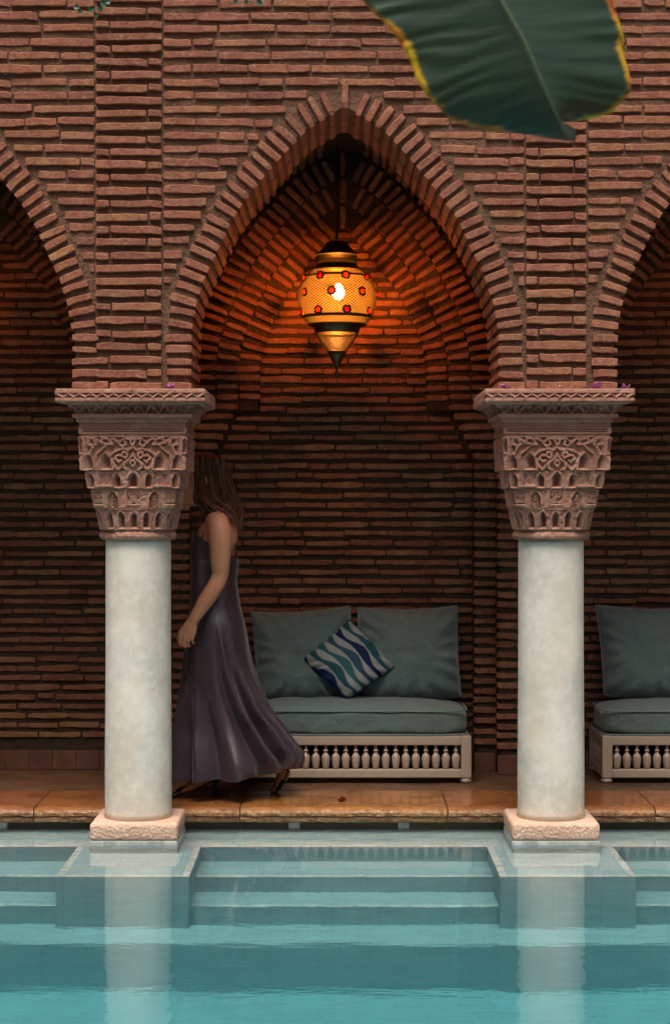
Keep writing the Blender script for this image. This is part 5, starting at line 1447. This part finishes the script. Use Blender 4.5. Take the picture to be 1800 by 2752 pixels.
pl(obj('petiole', mesh_from('petiole', *tube(pet, [.010 + .02 * k / 39 for k in range(40)], 10), True), M_rib))
trunk = spline([np.array([3.9, 3.6, -.03]), np.array([3.88, 3.6, 1.0]), np.array([3.8, 3.6, 2.0]), np.array([3.7, 3.6, 2.5])], 20)
pl(obj('trunk', mesh_from('trunk', *tube(trunk, [.13 - .003 * k for k in range(20)], 16), True), simple('banana_trunk', (.16, .15, .06), .6, 10)))

# ------------------------------------------------------------------ fallen flowers, creeper sprigs
M_petal = simple('magenta_petal', (0.42, 0.12, 0.40), .6, 60, .3); M_pale = simple('pale_petal', (0.72, 0.46, 0.46), .6, 60, .2); M_rose = simple('dried_red_petal', (0.30, 0.07, 0.06), .6, 60, .3)
def flower(c, size, mat, label, seed, n=6):
    size *= 1.45; rs = np.random.default_rng(seed); root = empty('flower', c); tag(root, label, 'flower', 'fallen flowers')
    for k in range(n):
        a = 2 * math.pi * k / n + rs.uniform(-.4, .4); V = []
        tilt = rs.uniform(.3, 1.2)
        for j in range(5):
            for i in range(5):
                u, w = (i / 4 - .5) * 2, j / 4
                x = w * size; y = u * size * .42 * math.sin(math.pi * min(1, .12 + w * .85)); z = size * (.5 * w * tilt + .22 * u * u * w + .1 * math.sin(w * 5 + seed + k))
                V.append((x * math.cos(a) * .7 - y * math.sin(a), x * math.sin(a) * .7 + y * math.cos(a), max(z, .0005)))
        obj('petal', mesh_from('petal', V, grid_faces(5, 5), True), mat, root)
    return root
YFl = 7.68
def onab(px): return (XA(px, YFl), YFl, ZAB + .0005)
flower(onab(457), .022, M_petal, 'small magenta flower lying on the left capital', 1)
flower(onab(1357), .022, M_petal, 'small magenta flower at the left end of the right capital', 2)
flower(onab(1511), .018, M_pale, 'pale pink petals lying on the middle of the right capital', 3, 3)
flower(onab(1603), .026, M_petal, 'largest magenta flower, right of centre on the right capital', 4, 7)
flower(onab(1682), .020, M_petal, 'small magenta flower at the right end of the right capital', 5)
ky = 6604.8 / (2155 - 1365); flower((XA(919, ky), ky, .0015), .024, M_rose, 'dried reddish flower lying on the kerb below the sofa', 6, 6)
M_vine = simple('creeper_leaf', (0.035, 0.085, 0.04), .5, 40, .35)
def sprig(c, pts, label):
    root = empty('creeper', c); tag(root, label, 'plant', 'creeper sprigs on the wall top')
    for (px, py, sz, rot) in pts:
        p = PX(px, py, YA - .05) - np.array(c); V = []
        for j in range(6):
            for i in range(5):
                u, w = (i / 4 - .5) * 2, j / 5
                x = w * sz; y = u * sz * .5 * math.sin(math.pi * min(1, .05 + w * .93)); z = -.25 * sz * w * w + .15 * sz * abs(u)
                V.append((p[0] + x * math.cos(rot) - y * math.sin(rot), p[1] - .02 - z, p[2] + x * math.sin(rot) + y * math.cos(rot)))
        obj('leaf', mesh_from('leaf', V, grid_faces(5, 6), True), M_vine, root)
    sp_ = [PX(px, py, YA - .04) - np.array(c) for px, py, _, _ in pts[:4]] + [np.array((0, 0.03, 0.25))]
    obj('stem', mesh_from('stem', *tube(spline(sp_, 16), [.002] * 16, 6), True), M_vine, root)
sprig(tuple(PX(255, -20, YA - .05)), [(262, 36, .024, -1.9), (252, 24, .028, -2.6), (266, 20, .026, -1.0), (272, 6, .034, -.5), (216, 22, .028, 3.0), (224, 28, .024, -2.5), (284, 8, .024, .2)], 'tiny green creeper sprig hanging over the wall top at the upper left')
sprig(tuple(PX(655, -30, YA - .05)), [(640, 4, .022, -2.6), (660, 2, .02, -1.2), (690, 4, .028, -.6), (700, 2, .02, .1)], 'tiny green creeper sprig peeking in at the top above the arch')
